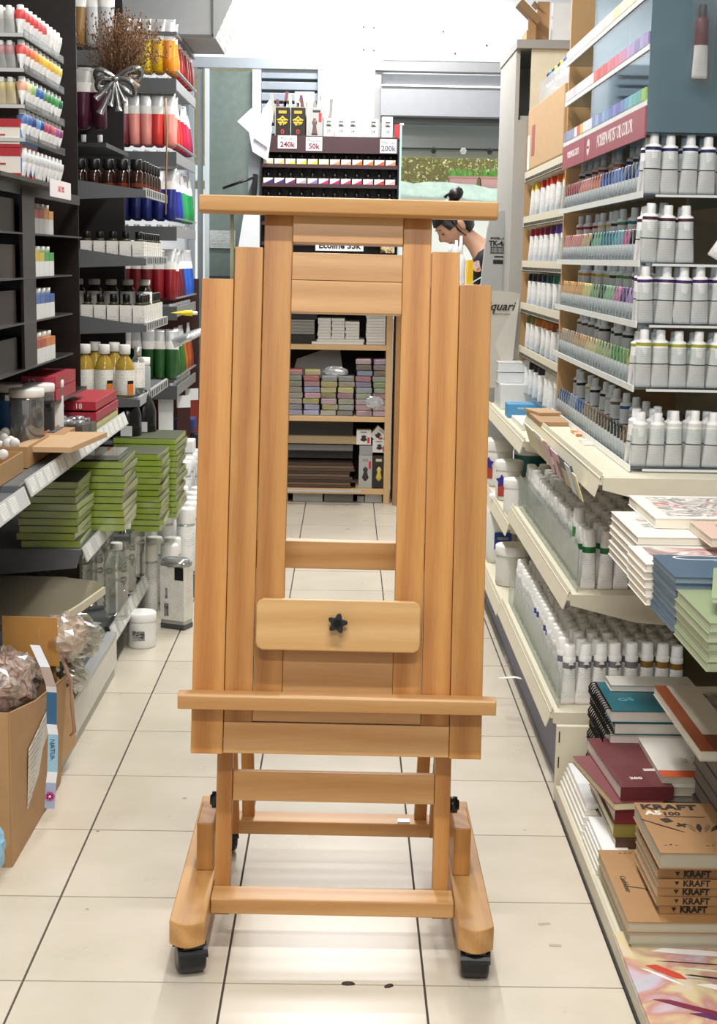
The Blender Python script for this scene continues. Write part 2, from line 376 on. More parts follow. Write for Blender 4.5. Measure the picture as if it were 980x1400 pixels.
    # base: two feet, two bars, upright blocks
    for s in (-1, 1):
        x0, x1 = sorted((s*.252, s*.323))
        n = 8; arc = []
        for i in range(n+1):
            t = i/n; arc.append((x0+(x1-x0)*t, 2.818-.022*math.sin(PI*t)))
        for (yy, k) in ((3.52, 0),): arc += [(x1, yy), (x0, yy)]
        me = MB().prism(arc, .071, .121, 'Z').mesh('foot', WY); ob('foot', me, E, bevel=.0025)
        a, b = sorted((s*.257, s*.2935)); bx('upright_block', a, b, 3.065, 3.20, .1212, .228, WV, E, bevel=.003)
        me = MB().rod((0, 0, 0), (s*.020, 0, 0), .018, 12).rod((0, 0, 0), (s*.024, 0, 0), .011, 10).mesh('side_knob', BLACK)
        o = ob('side_knob', me, E); o.location = (s*.243, 3.09, .272); o['label'] = 'black side locking knob'
    bx('front_bar', -.251, .251, 2.925, 2.992, .087, .1205, WH, E, bevel=.003)
    bx('rear_bar', -.251, .251, 3.362, 3.428, .087, .1205, WH, E, bevel=.003)
    # rear struts, from the rear bar up to the mast
    for s in (-1, 1):
        me = MB().box(-.0145, .0145, -.011, .011, 0, .80).mesh('rear_strut', WV)
        o = ob('rear_strut', me, E, bevel=.0015); o.location = (s*.203, 3.40, .122); o.rotation_euler = (.232, s*.012, 0)
        me = MB().box(-.008, .008, -.014, .014, 0, .45).mesh('stay', WV)
        o = ob('stay', me, E, bevel=.0015); o.location = (s*.226, 3.30, .122); o.rotation_euler = (.42, 0, 0)
    bx('strut_rail', -.20, .20, 3.215, 3.245, .757, .818, WH, E, bevel=.002)
    mt = ob('hinge_plate', MB().box(-.014, .014, -.01, .01, 0, .004).mesh('hinge_plate', SILVER), E); mt.location = (.163, 3.375, .1206)
    mt['label'] = 'small bright metal hinge plate'
    # castors
    def castor(x, y, rz):
        c = ob('castor', MB().rod((0, 0, .056), (0, 0, .0725), .009, 10).box(-.020, .020, -.018, .018, .060, .068).mesh('castor', BLACK), E); c.location = (x, y, 0); c.rotation_euler = (0, 0, rz)
        mb = MB()
        mb.M = Matrix.Translation((0, .012, .0315)) @ Matrix.Rotation(PI/2, 4, 'Y')
        mb.lathe([(.020, -.0290), (.0275, -.0270), (.0308, -.021), (.0315, -.010), (.0315, .010), (.0308, .021), (.0275, .0270), (.020, .0290)], 28)
        w_ = ob('wheel', mb.mesh('wheel', plain('#101012', .32)), c)
        mb = MB(); arc = [((.0345*math.cos(a)), .0345*math.sin(a)) for a in [PI*.08+PI*.84*i/12 for i in range(13)]]+[((.0318*math.cos(a)), .0318*math.sin(a)) for a in [PI*.08+PI*.84*i/12 for i in range(12, -1, -1)]]
        mb.M = Matrix.Translation((0, .012, .0330)); mb.prism([(p[0], p[1]) for p in arc], -.030, .030, 'X')
        ob('fender', mb.mesh('fender', BLACK), c)
    castor(-.280, 2.835, .30); castor(.289, 2.835, -.02); castor(-.262, 3.462, .2); castor(.301, 3.462, -.15)
    return E
easel()
CHIPM = plain('#3a2c20', .7)
for k, (x, y, s) in enumerate(((.024, 2.803, 1.0), (.105, 2.795, .8))):
    mb = MB().lathe([(.011*s, 0), (.009*s, .003), (.003*s, .005)], 7, sx=1.3, sy=.7)
    o = ob('debris_chip', mb.mesh('debris_chip', CHIPM), None, (x, y, .0002), (0, 0, .6*k)); tag(o, 'dark crumb of debris on the tile joint in front of the easel, %s one' % ['left', 'right'][k], 'debris')
for k, (x, y, a) in enumerate(((.452, 3.09, .2), (.462, 2.985, -.1))):
    o = ob('tape_scrap', MB().box(-.013, .013, -.005, .005, 0, .0008).mesh('tape_scrap', plain('#b3a894', .4)), None, (x, y, .0002), (0, 0, a)); tag(o, 'small greyish tape scrap on the floor right of the easel, %s one' % ['farther', 'nearer'][k], 'scrap')

# a measured spot of the place: where the sight line of an image point meets a plane of the shop
_C = Vector((0, 0, 1.427))
def spot(px, py, X=None, Y=None, Z=None):
    v = _fw+_ix*((px-490)/F_PX)+_iy*((py-700)/F_PX)
    t = (X/v.x) if X is not None else (Y/v.y) if Y is not None else ((Z-1.427)/v.z)
    return _C+v*t

# ================================================================ SHARED KINDS
def _shape(t, r):
    pts = [(0, 1.22, .06), (.05, 1.22, .06), (.30, 1.12, .55), (.60, 1.0, .95), (.80, 1.0, 1.0), (.835, .55, .55)]
    for a, b in zip(pts, pts[1:]):
        if t <= b[0]+1e-9:
            k = (t-a[0])/(b[0]-a[0]); return ((a[1]+(b[1]-a[1])*k)*r, (a[2]+(b[2]-a[2])*k)*r)
    return (.55*r, .55*r)
ORD = ['first', 'second', 'third', 'fourth', 'fifth', 'sixth', 'seventh', 'eighth', 'ninth', 'tenth', 'eleventh', 'twelfth', '13th', '14th', '15th', '16th', '17th', '18th', '19th', '20th', '21st', '22nd', '23rd', '24th', '25th', '26th', '27th', '28th', '29th', '30th']
_tubes = {}
def tube_meshes(h, r, bands, cap='#f4f4f2', down=False, n=10, cap_t=.815, cap_r=.62):
    """a metal paint tube: bands = [(t_end, material)], t from crimp (0) to neck; down = cap at the bottom"""
    k = (h, r, tuple((a, b.name) for a, b in bands), cap, down)
    if k in _tubes: return _tubes[k]
    ts = sorted(set([0, .05, .3, .6, .8, .835]+[round(b[0], 3) for b in bands if b[0] < .8]))
    zz = (lambda t: (1-t)*h) if down else (lambda t: t*h)
    rings = [(*_shape(t, r), zz(t)) for t in ts]
    ms = []
    for a, b in zip(ts, ts[1:]):
        mid = (a+b)/2; ms.append(next((i for i, q in enumerate(bands) if mid <= q[0]), len(bands)-1))
    if down: rings.reverse(); ms.reverse()
    body = MB().loft(rings, n, ms).mesh('tube_body', [b[1] for b in bands])
    c = [(r*cap_r*.98, cap_t*h), (r*cap_r, cap_t*h+.002), (r*cap_r*.94, h*.985), (r*cap_r*.8, h)]
    if down: c = [(q[0], h-q[1]) for q in reversed(c)]
    capm = MB().lathe(c, n, 0).mesh('cap', plain(cap, .4))
    _tubes[k] = (body, capm); return _tubes[k]
def paint_tube(loc, h, r, bands, cap='#f4f4f2', down=False, rot=(0, 0, 0), label='', group=None, name='paint_tube', cat='paint tube', **kw):
    b, c = tube_meshes(h, r, bands, cap, down, **kw)
    o = ob(name, b, None, loc, rot); ob('cap', c, o); tag(o, label, cat, group); return o
_bot = {}
def bottle_meshes(key, prof, mats, ms, capprof, capmat, n=14):
    if key not in _bot:
        _bot[key] = (MB().lathe(prof, n, ms).mesh('bottle_body', mats), MB().lathe(capprof, n, 0).mesh('cap', capmat))
    return _bot[key]
def bottle(name, loc, key, prof, mats, ms, capprof, capmat, label, cat='bottle', group=None, rot=(0, 0, 0), n=14):
    a, b = bottle_meshes(key, prof, mats, ms, capprof, capmat, n)
    o = ob(name, a, None, loc, rot); ob('cap', b, o); tag(o, label, cat, group); return o
def book(name, x0, x1, y0, y1, z0, z1, cover, label, cat='book', group=None, pages=None, rz=0, spine='', top=None):
    """block of pages between two covers, origin at its base; spine: side that is covered ('y' = near side, 'x' = aisle side)"""
    cx, cy = (x0+x1)/2, (y0+y1)/2; w, d, h = (x1-x0)/2, (y1-y0)/2, z1-z0
    t = empty(name, (cx, cy, z0), (0, 0, rz)); tag(t, label, cat, group)
    c = .0012 if h < .02 else .002
    mb = MB().box(-w, w, -d, d, 0, c).box(-w, w, -d, d, h-c, h)
    if spine == 'y': mb.box(-w, w, -d-.0008, -d+.0008, 0, h)
    if spine == 'x': mb.box(-w-.0008, -w+.0008, -d, d, 0, h)
    cv = ob('cover', mb.mesh('cover', cover), t)
    ob('pages', MB().box(-w+.002, w-.002, -d+.002, d-.002, c, h-c).mesh('pages', pages or PAGES), t)
    return t

SLV = plain('#e3e7eb', .35, 0.0); PRT = printed('#faf9f7', '#6a6866', 70, .16); PRTP = printed('#f4eeec', '#8d8286', 60, .15)
PRTW = printed('#f4f4f2', '#4a4a4a', 70, .28)

# ================================================================ RIGHT SIDE SHELVING
WD = plain('#c49a68', .6, var=.08, name='ply_board'); ACR = clear('#dfe9ee', .9, .25, .05, .05)
ACR2 = clear('#f6f8f8', .98, .10, .06, .0, flat=True)
def right_unit():
    u = empty('shelf_unit', (.9, 3.9, 0)); tag(u, 'long cream metal shelf unit with wooden uprights along the right of the aisle', 'shelf unit')
    def b(name, x0, x1, y0, y1, z0, z1, m, bevel=0):
        o = bx(name, x0, x1, y0, y1, z0, z1, m, None, bevel); o.parent = u; o.matrix_parent_inverse = Matrix.Translation(-Vector(u.location)); return o
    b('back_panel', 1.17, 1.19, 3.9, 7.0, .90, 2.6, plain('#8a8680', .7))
    b('lower_back_panel', 1.17, 1.19, 3.9, 7.0, 0, .90, plain('#3a3733', .7))  # shade behind the lower tubes is put into this panel's colour
    b('kick_plate', .605, .62, 3.93, 6.9, 0, .15, plain('#7b7d93', .6))
    for y in (3.86, 5.36, 6.9): b('upright', 1.12, 1.17, y, y+.04, 0, 2.2, CREAM)
    b('wood_divider', .735, 1.17, 5.225, 5.245, .92, 2.35, WD)
    b('wood_divider', .76, 1.17, 6.62, 6.64, .82, 1.95, WD)
    b('wood_backing', 1.15, 1.168, 3.95, 6.62, .92, 2.35, plain('#c9b08c', .6, var=.08, name='ply_board'))
    b('end_panel', .578, 1.15, 3.86, 3.878, .0, .205, CREAM, .002)
    for zz in (.16, .09): b('slot', .5835, .5865, 3.858, 3.8605, zz, zz+.03, DARK)
    b('cabinet_side', .705, .722, 6.64, 7.30, .75, 2.31, plain('#a9a69f', .5, name='grey_painted_panel'))
    b('cabinet_side', .722, 1.17, 7.28, 7.30, .75, 2.31, plain('#b9b6ae', .5, name='grey_painted_panel'))
    # shelves: deck, folded front lip, tapered end bracket
    def shelf(x0, y0, y1, z, far_z=None, lip=.055, tilt=.4, brack=True):
        s = b('shelf_deck', x0+.012, 1.16, y0, y1, z-.02, z, CREAM, .002)
        s['label'] = 'cream metal shelf deck'
        me = MB().prism([(0, 0), (.003, 0), (.003+.018, lip), (.018, lip)], -(y1-y0)/2, (y1-y0)/2, 'Y').mesh('shelf_lip', CREAM)
        l = ob('shelf_lip', me, None); l.location = (x0, (y0+y1)/2, z-lip+.012); l.parent = u; l.matrix_parent_inverse = Matrix.Translation(-Vector(u.location))
        if brack:
            me = MB().prism([(.02, -.03), (.2, -.075), (.55, -.10), (.55, 0), (.02, 0)], -.004, .004, 'Y').mesh('shelf_bracket', plain('#ded7c2', .5))
            for yy in (y0-.006, y1): 
                l = ob('shelf_bracket', me, None); l.location = (x0, yy, z); l.parent = u; l.matrix_parent_inverse = Matrix.Translation(-Vector(u.location))
    shelf(.56, 3.96, 5.30, .215); shelf(.56, 5.34, 6.8, .195)
    shelf(.60, 4.00, 5.46, .535); shelf(.60, 5.50, 6.8, .46)
    shelf(.615, 3.66, 5.20, .905, lip=.06); shelf(.615, 5.26, 6.7, .80)
    # perforated lips of the second bay
    me = MB().box(0, .004, -.66, .66, 0, .045).box(0, .05, -.66, .66, .0, .003)
    for k in range(44): me.box(-.0015, 0, -.64+k*.029, -.627+k*.029, .006, .018, 1)
    me = me.mesh('perforated_lip', [CREAM, DARK])
    for z in (1.752, 1.566, 1.382, 1.205, 1.02):
        l = ob('perforated_lip', me, None); l.location = (.752, 5.93, z); l.parent = u; l.matrix_parent_inverse = Matrix.Translation(-Vector(u.location))
        g = MB().prism([(.0, .0), (.10, -.05), (.30, -.05), (.30, 0)], -.003, .003, 'Y').mesh('gusset', CREAM)
        o = ob('gusset', g, None); o.location = (.76, 6.60, z); o.parent = u; o.matrix_parent_inverse = Matrix.Translation(-Vector(u.location))
        bx_ = b('tray_floor', .757, .93, 5.27, 6.6, z-.150, z-.147, ACR)
    b('post_face', .705, .765, 6.632, 6.640, .82, 2.02, plain('#a9a69f', .5, name='grey_painted_panel'))
    b('top_board', .70, 1.19, 6.58, 7.3, 2.31, 2.345, plain('#9a9894', .5))
    b('upper_end_panel', .765, 1.17, 6.60, 6.62, 1.80, 2.31, CREAM)
    b('inner_board', .73, 1.17, 6.66, 7.28, 2.02, 2.04, plain('#b5b2aa', .5))
    return u
right_unit()

# clear tiers of the oil colour display
T_Z = [1.594, 1.427, 1.277, 1.118, .917]
TN = ['top', 'second', 'third', 'fourth', 'lowest']
rows_small = [
 ['#a33a40']*6+['#d98878']*5+['#e07a52']*3+['#3d5aa8']*4+['#6d86bf']*4+['#35436b']*3+['#7f8fc8']*3,
 ['#d98a86']*8+['#cbb285']*3+['#2d3230']*1+['#7dbb98']*3+['#3c8591']*4+['#6aa9b5']*3+['#cf6c97']*2+['#2a2a33']*2+['#7b2c3c']*1+['#22222a'],
 ['#e0a45a']*9+['#d8cf80']*3+['#8aa97c']*3+['#3f5947']*2+['#8dba90']*3+['#d886b0']*2+['#6c4a7e']*2+['#b48fc6']*4,
 ['#b09a84']*6+['#c7a075']*5+['#dcc98a']*4+['#a9b77c']*5+['#5f9a55']*3+['#7d9d5c']*2+['#c9c36b']*3,
 ['#5b6c8f']*5+['#8d98aa']*3+['#3f5f93']*3+['#8a7760']*5+['#5d4a3b']*4+['#2b2a29']*4+['#70523b']*4]
rows_tall = [
 ['#3a2222', '#3a2222', '#b02a2c', '#b02a2c', '#e0b07a', '#e27a55', '#1d2a5c', '#1d2a5c', '#1d2a5c', '#2d5f9a', '#1d2a5c'],
 ['#b3222c', '#b3222c', '#b3222c', '#e6d68a', '#e6d68a', '#22262c', '#4f8f5b', '#2a7c86', '#2a7c86', '#9c2030', '#2a7c86'],
 ['#e69a36', '#e69a36', '#e69a36', '#e0cf4c', '#d7d05a', '#1f3f2a', '#5fa04b', '#5fa04b', '#6b2030', '#4a2464', '#4a2464'],
 ['#7c5a3a', '#7a2f2f', '#5a4636', '#5a4636', '#2a2420', '#26201e', '#26201e', '#1e3a26', '#1e7a34', '#1e7a34', '#1e7a34'],
 ['#5a1c26', '#20191a', '#d9cf6a', '#1d1d1f', '#1d1d1f', '#c9c9c6', '#8a6a4a', '#2465a8', '#d8d6d0', '#c9c9c6', '#d8d6d0']]
band_near = ['#20285a', '#4a2430', '#4a2a66', '#a5a53c', '#e0ded8']
CNAME = {}
def cname(c):
    r, g, b = [int(c[i:i+2], 16) for i in (1, 3, 5)]
    import colorsys
    h, l, s = colorsys.rgb_to_hls(r/255, g/255, b/255)
    if l > .82: return 'off-white'
    if l < .17: return 'near-black'
    if s < .12: return 'grey'
    h *= 360
    n = 'red' if h < 12 or h > 345 else 'orange' if h < 40 else 'yellow' if h < 66 else 'green' if h < 165 else 'teal' if h < 200 else 'blue' if h < 250 else 'purple' if h < 300 else 'pink'
    if n == 'orange' and (l < .42 or s < .45): n = 'brown'
    return ('dark ' if l < .36 else 'pale ' if l > .66 else '')+n
for ti, z in enumerate(T_Z):
    tn = TN[ti]
    tr = empty('display_tray', (.72, 4.5, z)); tag(tr, 'clear plastic comb tray holding the %s tier of oil colour tubes' % tn, 'tray')
    ob('tray_floor', MB().box(0, .36, -.74, .72, -.004, 0).mesh('tray_floor', ACR), tr)
    ob('front_panel', MB().box(0, .003, -.74, .72, 0, .078).mesh('front_panel', ACR2), tr)
    ob('near_panel', MB().box(0, .36, -.743, -.74, 0, .10).mesh('near_panel', ACR2), tr)
    mb = MB()
    for k in range(29): mb.box(.003, .0045, -.715+k*.05, -.7132+k*.05, 0, .08)
    d = ob('comb_dividers', mb.mesh('comb_dividers', plain('#c3c8ca', .3)), tr); d['kind'] = 'stuff'
    lip = ob('front_edge', MB().box(-.004, .0, -.745, .73, -.010, .006).mesh('front_edge', plain('#e9ebe6', .35)), tr); lip['label'] = 'whitish front edge strip'
    ob('near_edge', MB().box(.03, .36, -.748, -.744, -.008, -.002).mesh('near_edge', plain('#dfe2e2', .3)), tr)
    cols = list(reversed(rows_small[ti]))     # listed from far to near
    for k, c in enumerate(cols[:28]):
        y = 3.81+.05*k
        paint_tube((.7385, y, z+.001), .084, .0148, [(.46, plain(c, .4)), (.56, PRT), (.84, SLV)], '#d9dcdd', True, (0, 0, PI/2+R.uniform(-.1, .1)),
                   'small tube with %s half, %s from the near end of the %s comb tray' % (cname(c), ORD[k], tn), 'small tubes in the %s comb tray' % tn, name='small_paint_tube')
    tall = list(reversed(rows_tall[ti]))
    for k, c in enumerate(tall):
        y = 3.84+.128*k+R.uniform(-.012, .012)
        sc = 1.0
        paint_tube((.785+R.uniform(0, .012), y, z+.001), .148 if ti != 3 else .143, .0185, [(.40, PRTP), (.42, plain('#3d3a40')), (.70, PRT), (.755, plain(c, .4)), (.84, PRT)], '#f4f4f2', False,
                   (R.uniform(-.05, .05), R.uniform(-.04, .04), R.uniform(-.3, .3)),
                   'tall tube with %s neck band, %s along behind the %s comb tray' % (cname(c), ORD[k], tn), 'tall tubes behind the %s comb tray' % tn)
    for k in range(5 if ti != 1 else 3):
        x = .742+.046*k; c = band_near[ti]
        for dep in range(2):
            paint_tube((x+R.uniform(-.002, .002), 3.778+dep*.05-(.0 if k else -.0), z+.001), .140+R.uniform(-.004, .004), .0195, [(.40, PRTP), (.42, plain('#3d3a40')), (.72, PRT), (.775, plain(c, .4)), (.84, PRT)], '#f4f4f2', False,
                   (R.uniform(-.03, .03), R.uniform(-.03, .03), R.uniform(-.15, .15)),
                   '%s-banded big tube, %s from the left, %s rank, near end of %s tier' % (cname(c), ORD[k], 'front' if dep == 0 else 'second', tn), 'big tubes at the near end of the %s tier' % tn)
# loose leaning tubes at the near end
paint_tube((.905, 3.76, 1.427+.012), .135, .018, [(.40, PRTP), (.42, plain('#3d3a40')), (.84, PRTP)], rot=(0, .52, 0), label='white tube leaning over at the near end of the second tier')
paint_tube((.925, 3.76, 1.594+.006), .14, .017, [(.40, PRTP), (.84, PRT)], rot=(0, .22, .2), label='white tube leaning at the near end of the top tier')

# upper glass box with swatch shelves and the banner
gb = empty('glass_display_box', (.72, 4.2, 1.74)); tag(gb, 'upper glass case with swatch shelves above the oil colour tubes', 'display case')
GL = clear('#b9d3de', .90, .3, .04, .05)
BLUEF = plain('#7fa3b4', .35, name='blue_film')
ob('near_pane', MB().box(0, .40, -.445, -.440, .0, .62).mesh('near_pane', clear('#9fc0cc', .88, .3, .05, .28)), gb)
ob('side_pane', MB().box(0, .004, -.44, .43, .095, .62).mesh('side_pane', GL), gb)
ob('case_floor', MB().box(0, .40, -.44, .98, -.006, 0).mesh('case_floor', ACR), gb)
ob('back_sheet', MB().box(.40, .41, -.44, .98, 0, .62).mesh('back_sheet', plain('#86a4b0', .6)), gb)
ob('pane_divider', MB().box(0, .40, .428, .433, 0, .62).mesh('pane_divider', GL), gb)
for k, zz in enumerate((.065, .195, .325)):
    ob('glass_shelf', MB().box(0.0, .38, -.44, .98, zz, zz+.004).mesh('glass_shelf', ACR), gb)
    lp = ob('swatch_rail', MB().box(-.003, .0, -.44, .98, zz-.002, zz+.012).mesh('swatch_rail', plain('#eceeea', .4)), gb)
    cols = [['#9cc36a', '#6fb0a6', '#6fb7b0', '#7fbfc4', '#79a9c9', '#7e8fc4', '#6f7cc0', '#8f93cf', '#6f86bf', '#8aa6d0', '#9ab6da', '#7f93c6', '#a9bfe0', '#8fa3cf', '#e8eef4', '#eceff2', '#e7e9ee', '#e8c95a', '#d86a5a', '#efefef', '#9a9fc0', '#9a9fc0', '#9a9fc0', '#8a8fb4'],
            ['#9a8fc0', '#a89fd0', '#8f86b8', '#b09fd0', '#c79fc8', '#cf8fb6', '#d88fa8', '#dc7f90', '#dd7080', '#e08088', '#d86068', '#e06a6a', '#d85858', '#e87a72', '#f0eeee', '#efe6e6', '#f0eeee', '#efeaea', '#eee', '#f0eeee', '#e9c9c9', '#f0eeee', '#dcd6d6', '#e9e6e6'],
            ['#e8e2a0', '#e8dc80', '#ece2a8', '#e8d890', '#efe8c0', '#efe6b0', '#f0ecd0', '#e6dfa0', '#e9e2b0', '#efeadc', '#efeadc', '#e8e4c8', '#f2f0e6', '#f2f0e6', '#f4f3ec', '#f4f3ec', '#efeee8', '#efeee8', '#efeee8', '#efeee8', '#efeee8', '#efeee8', '#efeee8', '#efeee8']][k]
    for i, c in enumerate(cols):
        c = c if len(c) == 7 else '#eeeeee'
        ob('colour_swatch', MB().box(-.004, .008, 0, .054, 0, .030).mesh('colour_swatch', plain(c, .45)), gb, (0, -.435+i*.0585, zz+.012))
for y0, y1, s, l in ((-.44, .49, 'HOLBEIN ARTIST OIL COLOR', ''), (.50, .98, 'HOLBEIN OIL COLOR', '')):
    bn = ob('banner', MB().box(-.004, 0, y0, y1, -.012, .062).mesh('banner', plain('#a8505c', .4)), gb); bn['label'] = 'dull red banner strip with white capitals'
    text(s, .050 if y0 < 0 else .030, plain('#efe3e2', .5), bn, (-.0045, (y0+y1)/2-(.03 if y0 < 0 else 0), .027), SIDE_R, space=.82)
    if y0 < 0:
        ob('round_emblem', MB().rod((-.0048, y1-.06, .025), (-.004, y1-.06, .025), .024, 20).mesh('round_emblem', plain('#efe3e2', .5)), bn)
        text('holbein', .012, plain('#a8505c'), bn, (-.0052, y1-.06, .025), SIDE_R)
teal = ob('teal_card', MB().box(.06, .063, .19, .50, .25, .325).mesh('teal_card', plain('#3f9ab2', .4)), gb); teal['label'] = 'bright teal card behind the glass'
for zz, n, nm in ((.077, 9, 'lower'), (.207, 7, 'middle')):
    for k in range(n):
        q = spot(0, 0, Z=0) if 0 else None
        o = paint_tube((.755+.03*k, 3.80+R.uniform(0, .02), 1.74+zz+.010), .09, .0105, [(.4, plain('#bfe3ee', .2)), (.84, plain('#d6eef4', .2))], '#e6f2f4', rot=(-PI/2+.15, 0, R.uniform(-.5, .1)),
                   label='clear bagged small tube lying on the %s glass shelf, %s from the aisle' % (nm, ORD[k]), group='bagged tubes on the %s glass shelf' % nm)
# bagged tube hung on the near pane
hb = empty('hanging_tube_pack', (.838, 3.735, 1.855)); tag(hb, 'clear bag with a dark red and white tube hanging at top right', 'paint tube')
b_, c_ = tube_meshes(.17, .016, [(.45, PRT), (.84, plain('#6e2430', .4))], '#2a2a2a', False)
ob('tube_body', b_, hb, (0, 0, .01)); ob('cap', c_, hb, (0, 0, .01)); ob('clear_bag', MB().box(-.028, .028, -.018, -.017, -.01, .195).mesh('clear_bag', PACK), hb)

# second bay: five tiers of tubes hung below the perforated lips
tiers2 = [(1.752, ['#e88a2a', '#e88a2a', '#e06a2a', '#d8402a', '#d8402a', '#c9302a', '#e8b63a', '#e8d24a']),
          (1.566, ['#5a4aa8', '#5a4aa8', '#6a50b8', '#5b2a6a', '#7a1c38', '#9c1c34', '#a81c2c', '#b01c2c']),
          (1.382, ['#1e5a4a', '#1e6a50', '#22705a', '#244a4e', '#1c2a3a', '#1c2030', '#1c1c28', '#1c1c28']),
          (1.205, ['#5a3a2a', '#6a3c22', '#8a4a22', '#b8642a', '#c0702a', '#b06a2a', '#7a7a3a', '#6a6a30']),
          (1.02, ['#2a3a8a', '#e6e6e2', '#e6e6e2', '#dfdfda', '#24222a', '#24222a', '#1d1b22', '#e6e6e2'])]
tn2 = ['top', 'second', 'middle', 'fourth', 'lowest']
for ti, (z, cols) in enumerate(tiers2):
    for k, c in enumerate(cols):
        for dep in range(2):
            paint_tube((.785+.045*dep, 5.34+k*.155+dep*.07+R.uniform(-.02, .02), z-.1465), .138, .0215, [(.22, SLV), (.45, PRTW), (.78, PRT), (.84, plain(c, .4))], c, False, (0, R.uniform(-.03, .03), R.uniform(-.3, .5)),
                   'tube with %s cap under the %s perforated lip, %s from the near end, %s' % (cname(c), tn2[ti], ORD[k], 'front' if dep == 0 else 'behind'), 'tubes under the %s perforated lip' % tn2[ti], name='capped_paint_tube', cap_r=.95, cap_t=.80)

# grids of capped tubes on the two lower decks
def tube_grid(xs, ys, z, h, r, bandf, place, skip=lambda i, j: False):
    for j, y in enumerate(ys):
        for i, x in enumerate(xs):
            if skip(i, j): continue
            c = bandf(i, j)
            vis = 'front rank' if j == 0 else ('aisle side' if i == 0 else 'inner ranks')
            cn = cname(c)
            paint_tube((x+R.uniform(-.003, .003), y+R.uniform(-.004, .004), z), h+R.uniform(-.004, .004), r, [(.12, PRTP), (.62, PRTW), (.72, plain(c, .4)), (.84, plain('#f0f0ec', .4))], '#f7f7f4', False, (R.uniform(-.03, .03), R.uniform(-.03, .03), R.uniform(-.3, .3)),
                       'white capped tube on the %s, %s rank back, %s in from the aisle' % (place, ORD[j], ORD[i]), 'white capped tubes on the %s' % place, name='squeeze_tube', cat='squeeze tube', cap_r=.92, cap_t=.74)
tube_grid([.675+.047*i for i in range(5)], [4.06+.062*j for j in range(23)], .536, .165, .0185, lambda i, j: '#1f6e3a' if j < 2 else '#d8d8d4', 'middle cream shelf')
t_ = paint_tube((.668, 4.20, .536), .205, .019, [(.12, PRTP), (.60, PRTW), (.74, plain('#3fa04a', .4)), (.84, plain('#f0f0ec', .4))], '#f7f7f4', label='taller white tube with bright green band standing above its neighbours', cap_r=.92, cap_t=.74)
tube_grid([.628+.043*i for i in range(8)], [4.03+.058*j for j in range(21)], .216, .175, .0185, lambda i, j: ('#8a6a2a' if i > 4 else '#77757c') if j < 2 else ('#2a3f9a' if (i == 0 and j in (6, 7, 10, 11)) else '#dcdcd8'), 'lowest cream shelf',
          )
for o in [q for q in bpy.data.objects if q.name.startswith('squeeze_tube')]:
    if abs(o.location.z-.216) < .01 and o.location.y < 4.05 and o.location.x < .79:
        t_ = ob('triangle_print', MB().prism([(-.008, .118), (.008, .118), (0, .134)], -.0205, -.0198, 'Y').mesh('triangle_print', WHITE), o); t_['label'] = 'white triangle print'
        text('G', .011, BLACK, o, (0, -.0202, .108), FRONT)
# clear guards behind the lips
for nm, x, y0, y1, z, h, lb in (('clear_guard', .640, 4.02, 5.45, .536, .12, 'clear plastic guard panel standing behind the middle shelf lip'), ('clear_guard', .597, 3.99, 5.28, .216, .10, 'clear plastic guard panel standing behind the lowest shelf lip')):
    tag(bx(nm, x, x+.003, y0, y1, z+.001, z+h, clear('#eaf0ee', .93, .25, .08, .10)), lb, 'guard panel')

# jars and bottles at the far end of the lower decks
JP = [(.9, 0), (.97, .01), (1, .04), (1, .30), (1, .62), (.98, .74), (.94, .76)]
def jar(loc, r, h, lab, label, capc='#f2f2ee', name='plastic_jar', star=False, body='#eeeeea'):
    prof = [(r*a, h*b) for a, b in JP]
    a = MB().lathe(prof, 20, [0, 0, 1 if lab else 0, 1 if lab else 0, 0, 0]).mesh('jar_body', [plain(body, .4), lab or PRTW])
    o = ob(name, a, None, loc)
    ob('lid', MB().lathe([(r*1.03, h*.76), (r*1.05, h*.78), (r*1.05, h*.98), (r*1.0, h)], 20).mesh('lid', plain(capc, .4)), o)
    tag(o, label, 'jar')
    if star:
        s = MB(); n = 10; pts = [((.016 if i % 2 else .028)*math.sin(2*PI*i/n), (.016 if i % 2 else .028)*math.cos(2*PI*i/n)) for i in range(n)]
        s.prism(list(reversed(pts)), -.0015, 0, 'Y')
        q = ob('star_print', s.mesh('star_print', plain('#41318c', .4)), o, (-r*.62, -r*.85, h*.5), (0, 0, -.6))
        q['label'] = 'violet star print'
        q = ob('red_patch', MB().box(-.018, .018, -.0012, 0, -.05, 0).mesh('red_patch', plain('#b0473c', .4)), o, (-r*.60, -r*.83, h*.42), (0, 0, -.6)); q['label'] = 'brick red label patch'
    return o
jar((.665, 6.50, .4615), .068, .20, None, 'white lidded tub with violet star label, half hidden behind the easel', star=True)
jar((.81, 6.50, .4615), .072, .22, plain('#2f6a6c', .4), 'white lidded tub with a dark teal label on the far middle shelf')
jar((.675, 6.10, .4615), .055, .16, None, 'small white tub with violet star standing in front of the teal one', star=True)
jar((.665, 5.72, .4615), .05, .14, None, 'small plain white tub nearest on the far middle shelf')
jar((.655, 5.68, .1965), .066, .155, None, 'squat clear jar with white screw lid on the far lowest shelf', body='#dfe0da')
jar((.80, 6.55, .1965), .07, .19, None, 'plain white tub at the back of the far lowest shelf')
wb = empty('jug', (.655, 6.12, .1965)); tag(wb, 'white plastic jug with blue label and slanted cap beside the easel edge', 'jug')
ob('jug_body', MB().loft([(.06, .045, 0), (.065, .05, .02), (.065, .05, .17), (.05, .04, .21), (.022, .022, .245, -.02, 0)], 18).mesh('jug_body', plain('#e9e9e4', .4)), wb)
q = ob('label_panel', MB().box(-.035, .035, -.0525, -.050, .06, .13).mesh('label_panel', plain('#1f3f8c', .4)), wb); q['label'] = 'royal blue label'
text('GESSO', .016, WHITE, q, (0, -.054, .105), FRONT)
